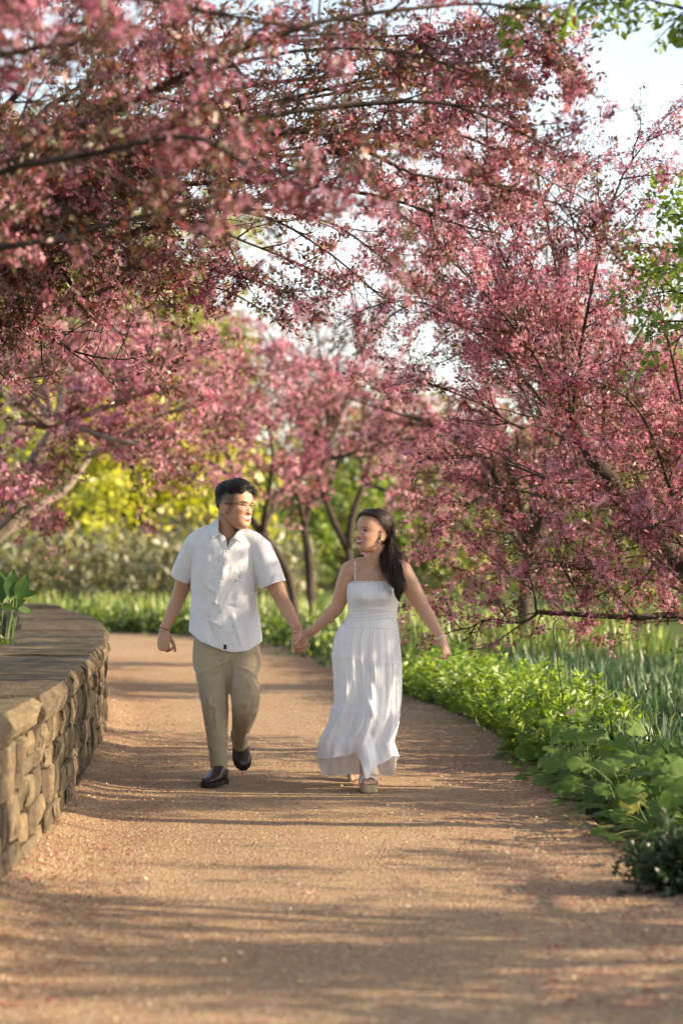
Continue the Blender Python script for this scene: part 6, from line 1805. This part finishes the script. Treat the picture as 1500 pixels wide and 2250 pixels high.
    # top ruffle
    t = np.linspace(0, 2 * np.pi, 200); k0 = G[1]; ring = np.array([np.interp(t, np.append(an, 2 * np.pi), np.append(k0[:, q], k0[0, q])) for q in range(3)]).T
    out = norm(ring - ring.mean(0)); rf = ring + out * (.002 + .0016 * np.sin(t * 60))[:, None] + np.stack([t * 0, t * 0, .001 * np.sin(t * 43)], -1)
    V, Fc = tube(rf, .0034, n=6, cap=False); o = link('neckline_ruffle', mesh_py('neckline_ruffle', V, Fc), bod, DRESS); o.matrix_parent_inverse = Matrix.Identity(4)
    # straps
    body_me = [o for o in root.children if o.name.startswith('body')][0].data
    bv = BVHTree.FromPolygons([tuple(v.co) for v in body_me.vertices], [tuple(p.vertices) for p in body_me.polygons])
    for pts in ([(780, 1277), (779.5, 1260), (779.4, 1245), (779.5, 1236)], [(864, 1281), (869, 1262), (875, 1246), (879, 1238)]):
        Q = []
        for x, y in pts:
            o_ = np.array((0, 0, CAM_H)); d = norm(at(x, y, 12.5) - o_); h = bv.ray_cast(Vector(o_), Vector(d))
            Q.append((np.array(h[0]) if h[0] is not None else at(x, y, 13.4)) - (0, .003, 0))
        Q[0] = Q[0] - (0, .006, 0)
        top = Q[-1] + np.array((.002, .05, .012)); Q.append(top); Q.append(top + (0, .06, -.05))
        V, Fc = tube(smooth_path(Q, 18), .0045, .0015, n=8, ref=(1, 0, 0)); o = link('strap', mesh_py('strap', V, Fc), bod, DRESS); o.matrix_parent_inverse = Matrix.Identity(4)
    # ---------------- dress: skirt
    K = np.array([(1366, 814, 59, .112), (1385, 808, 67, .128), (1405, 805, 72, .142), (1440, 805, 75, .16), (1490, 807, 74, .175), (1540, 807, 73, .185), (1590, 797, 79, .20), (1630, 781, 80, .215), (1665, 786, 87, .22), (1705, 784, 84, .22)], float)
    nv, nu = 100, 300; vv = np.linspace(0, 1, nv); au = np.linspace(0, 2 * np.pi, nu, endpoint=False)
    cx, sy = np.cos(au), np.sin(au)
    # hem drop by direction: high in front, low behind, one fold tip hanging by the front foot
    dd = lambda c0, w: np.exp(-(((au - R(c0) + np.pi) % (2 * np.pi) - np.pi) / R(w)) ** 2)
    q_ = np.clip((sy + .05) / .5, 0, 1); q_ = q_ * q_ * (3 - 2 * q_)
    hem = 1664 + 46 * q_ - 8 * dd(250, 20) + 36 * dd(281, 8) - 16 * dd(268, 7) + 14 * dd(296, 12) - 6 * dd(340, 14)
    G = np.zeros((nv, nu, 3))
    for k, v in enumerate(vv):
        y = 1366 + (hem - 1366) * v
        c = np.interp(y, K[:, 0], K[:, 1]); h = np.interp(y, K[:, 0], K[:, 2]) / 395; d = np.interp(y, K[:, 0], K[:, 3])
        tw = .9 * v ** 1.5                                         # folds spiral with the swing
        A = .03 * v ** 1.4
        wv = A * (.62 * np.sin(6 * au + 7.5 * tw + .5) + .45 * np.sin(10 * au + 8.0 * tw + 1.7) + .30 * np.sin(15 * au + 10.0 * tw + np.sin(au * 3)) ) + .0045 * np.clip(v * 4, 0, 1) * np.sin(29 * au + 3 * np.sin(au * 2)) * (1 - .3 * v)
        big = v ** 1.8 * (.055 * dd(262 - 14 * v, 12) * -1 + .055 * dd(285 - 8 * v, 11) + .030 * dd(235, 16) - .03 * dd(310, 12) + .02 * dd(330, 12))
        for s0, w0 in ((1372, 60), (1452, 70), (1562, 90)):         # gathers below each seam
            wv = wv + .0022 * np.sin(58 * au + s0 + 2 * np.sin(5 * au)) * np.clip((y - s0) / 4, 0, 1) * np.exp(-np.clip(y - s0, 0, 999) / w0)
        tier = 0
        for s0 in (1436 + 22 * (cx * .5 + .5), 1556 + 14 * (cx * .5 + .5)):
            tier = tier + .0018 * np.exp(-((y - s0) / 2.0) ** 2) + .003 * (y > s0) * np.exp(-np.clip(y - s0, 0, 999) / 30)
        rr = 1 + (wv + big) / .2
        e = 2.15
        X = np.sign(cx) * np.abs(cx) ** (2 / e) * (h * (1 + (wv * .5 + big * .3) / .2) + tier); Yv = np.sign(sy) * np.abs(sy) ** (2 / e) * (d * rr + tier)
        zz = np.array([at(0, yq, YC)[2] for yq in y])
        G[k] = np.stack([(c - 750) / F * YC + X, YC + Yv + .02 * v, zz], -1)
    # swing folds drawn across the front, from the knee outwards
    Q = G.reshape(-1, 3); o_ = norm((Q - np.array([at(800, 1500, YC)])) * (1, 1, 0))
    def sw(pa, pb, w, h, Ya=13.28, Yb=13.22): return (at(pa[0], pa[1], Ya), at(pb[0], pb[1], Yb), w, h)
    Q = crease(Q, o_, [sw((742, 1450), (786, 1590), .020, .016), sw((786, 1590), (815, 1690), .018, .016), sw((765, 1470), (868, 1650), .020, .020), sw((800, 1450), (862, 1600), .022, -.016), sw((776, 1545), (706, 1660), .022, .018),
                       sw((750, 1530), (776, 1650), .018, -.018), sw((795, 1560), (840, 1670), .016, -.014), sw((830, 1420), (872, 1540), .016, .010), sw((770, 1420), (790, 1520), .014, -.008), sw((730, 1590), (720, 1660), .014, -.010)])
    G = Q.reshape(G.shape)
    sk = link('skirt', mesh_np('skirt', G.reshape(-1, 3), grid_faces(nv, nu), smooth=True), root, DRESS)
    # seam ruffles
    for s0 in ((1436, 22), (1556, 14)):
        P = []
        for j in range(0, nu, 1):
            ys = s0[0] + s0[1] * (cx[j] * .5 + .5); t_ = (ys - 1366) / (hem[j] - 1366) * (nv - 1); k = int(np.clip(t_, 0, nv - 2)); P.append(G[k, j] * (1 - (t_ - k)) + G[k + 1, j] * (t_ - k))
        P = np.array(P); o2 = norm((P - P.mean(0)) * (1, 1, 0)); P = P + o2 * (.0005 + .0012 * np.sin(np.arange(nu) * 1.9))[:, None]; P = np.vstack([P, P[:1]])
        V, Fc = tube(P, .0016, n=5, cap=False); o = link('seam_ruffle', mesh_py('seam_ruffle', V, Fc), sk, DRESS); o.matrix_parent_inverse = Matrix.Identity(4)
    # ---------------- sandals
    CORK = plain_mat('cork_platform', (0.52, 0.40, 0.25), .8, .12, 60, .3); STRAP = plain_mat('white_leather', (0.74, 0.73, 0.70), .45); RUB = plain_mat('tan_sole', (0.36, 0.25, 0.15), .8)
    def sandal(an, d, drop):
        d = norm(d); s_ = norm(np.cross(d, (0, 0, 1))); u = np.cross(s_, d); so_ = empty('sandal', an); so_.parent = root; so_.matrix_parent_inverse = Matrix.Translation(-Vector(root.location))
        bm_c = an - u * drop - d * .05
        t = np.array((0, .03, .08, .2, .3, .45, .6, .7, .8, .86, .91, .95, .98, 1)); w = np.interp(t, [0, .08, .3, .6, .8, .9, .96, 1], [.022, .032, .033, .042, .045, .041, .034, .022]); V = []
        for a_, b in zip(t, w):
            c = bm_c + d * a_ * .25
            V += [c - s_ * b + u * .038, c + s_ * b + u * .038, c + s_ * (b - .002), c - s_ * (b - .002)]
        V = np.array(V); i = np.arange(13)[:, None] * 4; j = np.arange(4)[None, :]; j2 = (j + 1) % 4
        Fc = np.vstack([np.stack([i + j, i + j2, i + 4 + j2, i + 4 + j], -1).reshape(-1, 4), [(3, 2, 1, 0)], [(52, 53, 54, 55)]])
        def ch(name, VF, mat, sm=False):
            o = link(name, mesh_py(name, VF[0], VF[1], sm), None, mat); o.parent = so_; o.matrix_parent_inverse = Matrix.Translation(-Vector(so_.location)); return o
        ch('platform', (V, Fc), CORK)
        for a0, wd, hh in ((.160, .044, .044), (.090, .038, .068)):
            rows = []
            for k in np.linspace(-1, 1, 13):
                b = np.interp((a0) / .25, t, w) + .004; ang_ = k * np.pi / 2
                for q in (-.5, -.17, .17, .5):
                    rows.append(bm_c + d * (a0 + q * wd) + s_ * math.sin(ang_) * b + u * (.036 + hh * math.cos(ang_) ** .7 * (1 - .25 * q) if abs(k) < .999 else .03))
            V = np.array(rows); i = np.arange(12)[:, None] * 4; j = np.arange(3)[None, :]
            o = ch('strap', (V, np.stack([i + j, i + 4 + j, i + 5 + j, i + j + 1], -1).reshape(-1, 4)), STRAP, True); m_ = o.modifiers.new('thickness', 'SOLIDIFY'); m_.thickness = .0035; m_.offset = 1
        V, Fc = tube(smooth_path([bm_c + d * .0 + s_ * .033 + u * .04, bm_c - d * .002 + u * .075, bm_c - s_ * .033 + u * .04], 9), .010, .002, n=8, ref=u); ch('heel_strap', (V, Fc), STRAP, True)
    sandal(f1, d1, .092); sandal(f2, d2, .092)
    # ---------------- jewellery
    def ring(c, d, r1, rad, name, mat, ref, flat=None):
        d = norm(d); e1 = norm(np.array(ref) - d * np.dot(ref, d)); e2 = np.cross(d, e1); t = np.linspace(0, 2 * np.pi, 28)
        P = c + e1 * (np.cos(t) * r1)[:, None] + e2 * (np.sin(t) * r1)[:, None]
        V, Fc = tube(P, rad, flat, n=8, ref=d, cap=False); link(name, mesh_py(name, V, Fc), root, mat)
    ring(lw + norm(lw - le) * .002, lw - le, .0255, .0055, 'bracelet', plain_mat('pale_band', (0.66, 0.62, 0.58), .4), (1, 0, 0), .002)
    e = at(833, 1189, 13.36); h = bv.find_nearest(Vector(at(831, 1181, 13.38))); V, Fc = ball(e, (.0048,) * 3, None, 10, 8); er = link('earring', mesh_py('earring', V, Fc), root, PEARL)
    V, Fc = tube(np.array([np.array(h[0]), e]), .0008, n=4); o = link('wire', mesh_py('wire', V, Fc), er, GOLD); o.matrix_parent_inverse = Matrix.Identity(4)
    P = []
    for x, y in ((806, 1222), (811, 1235), (817, 1246), (821, 1251), (828, 1246), (836, 1236), (842, 1226)):
        o_ = np.array((0, 0, CAM_H)); d = norm(at(x, y, 12.5) - o_); h = bv.ray_cast(Vector(o_), Vector(d))
        if h[0] is not None: P.append(np.array(h[0]) - (0, .0015, 0))
    V, Fc = tube(smooth_path(P, 26), .0009, n=5); nk = link('necklace', mesh_py('necklace', V, Fc), root, GOLD)
    for x, y, r_ in ((821, 1252, .003), (823, 1257, .003), (826, 1261, .0042)):
        o_ = np.array((0, 0, CAM_H)); d = norm(at(x, y, 12.5) - o_); h = bv.ray_cast(Vector(o_), Vector(d))
        if h[0] is not None:
            V, Fc = ball(np.array(h[0]) - (0, .003, 0), (r_,) * 3, None, 8, 6); o = link('pendant', mesh_py('pendant', V, Fc), nk, PEARL); o.matrix_parent_inverse = Matrix.Identity(4)

build_man()
build_woman()
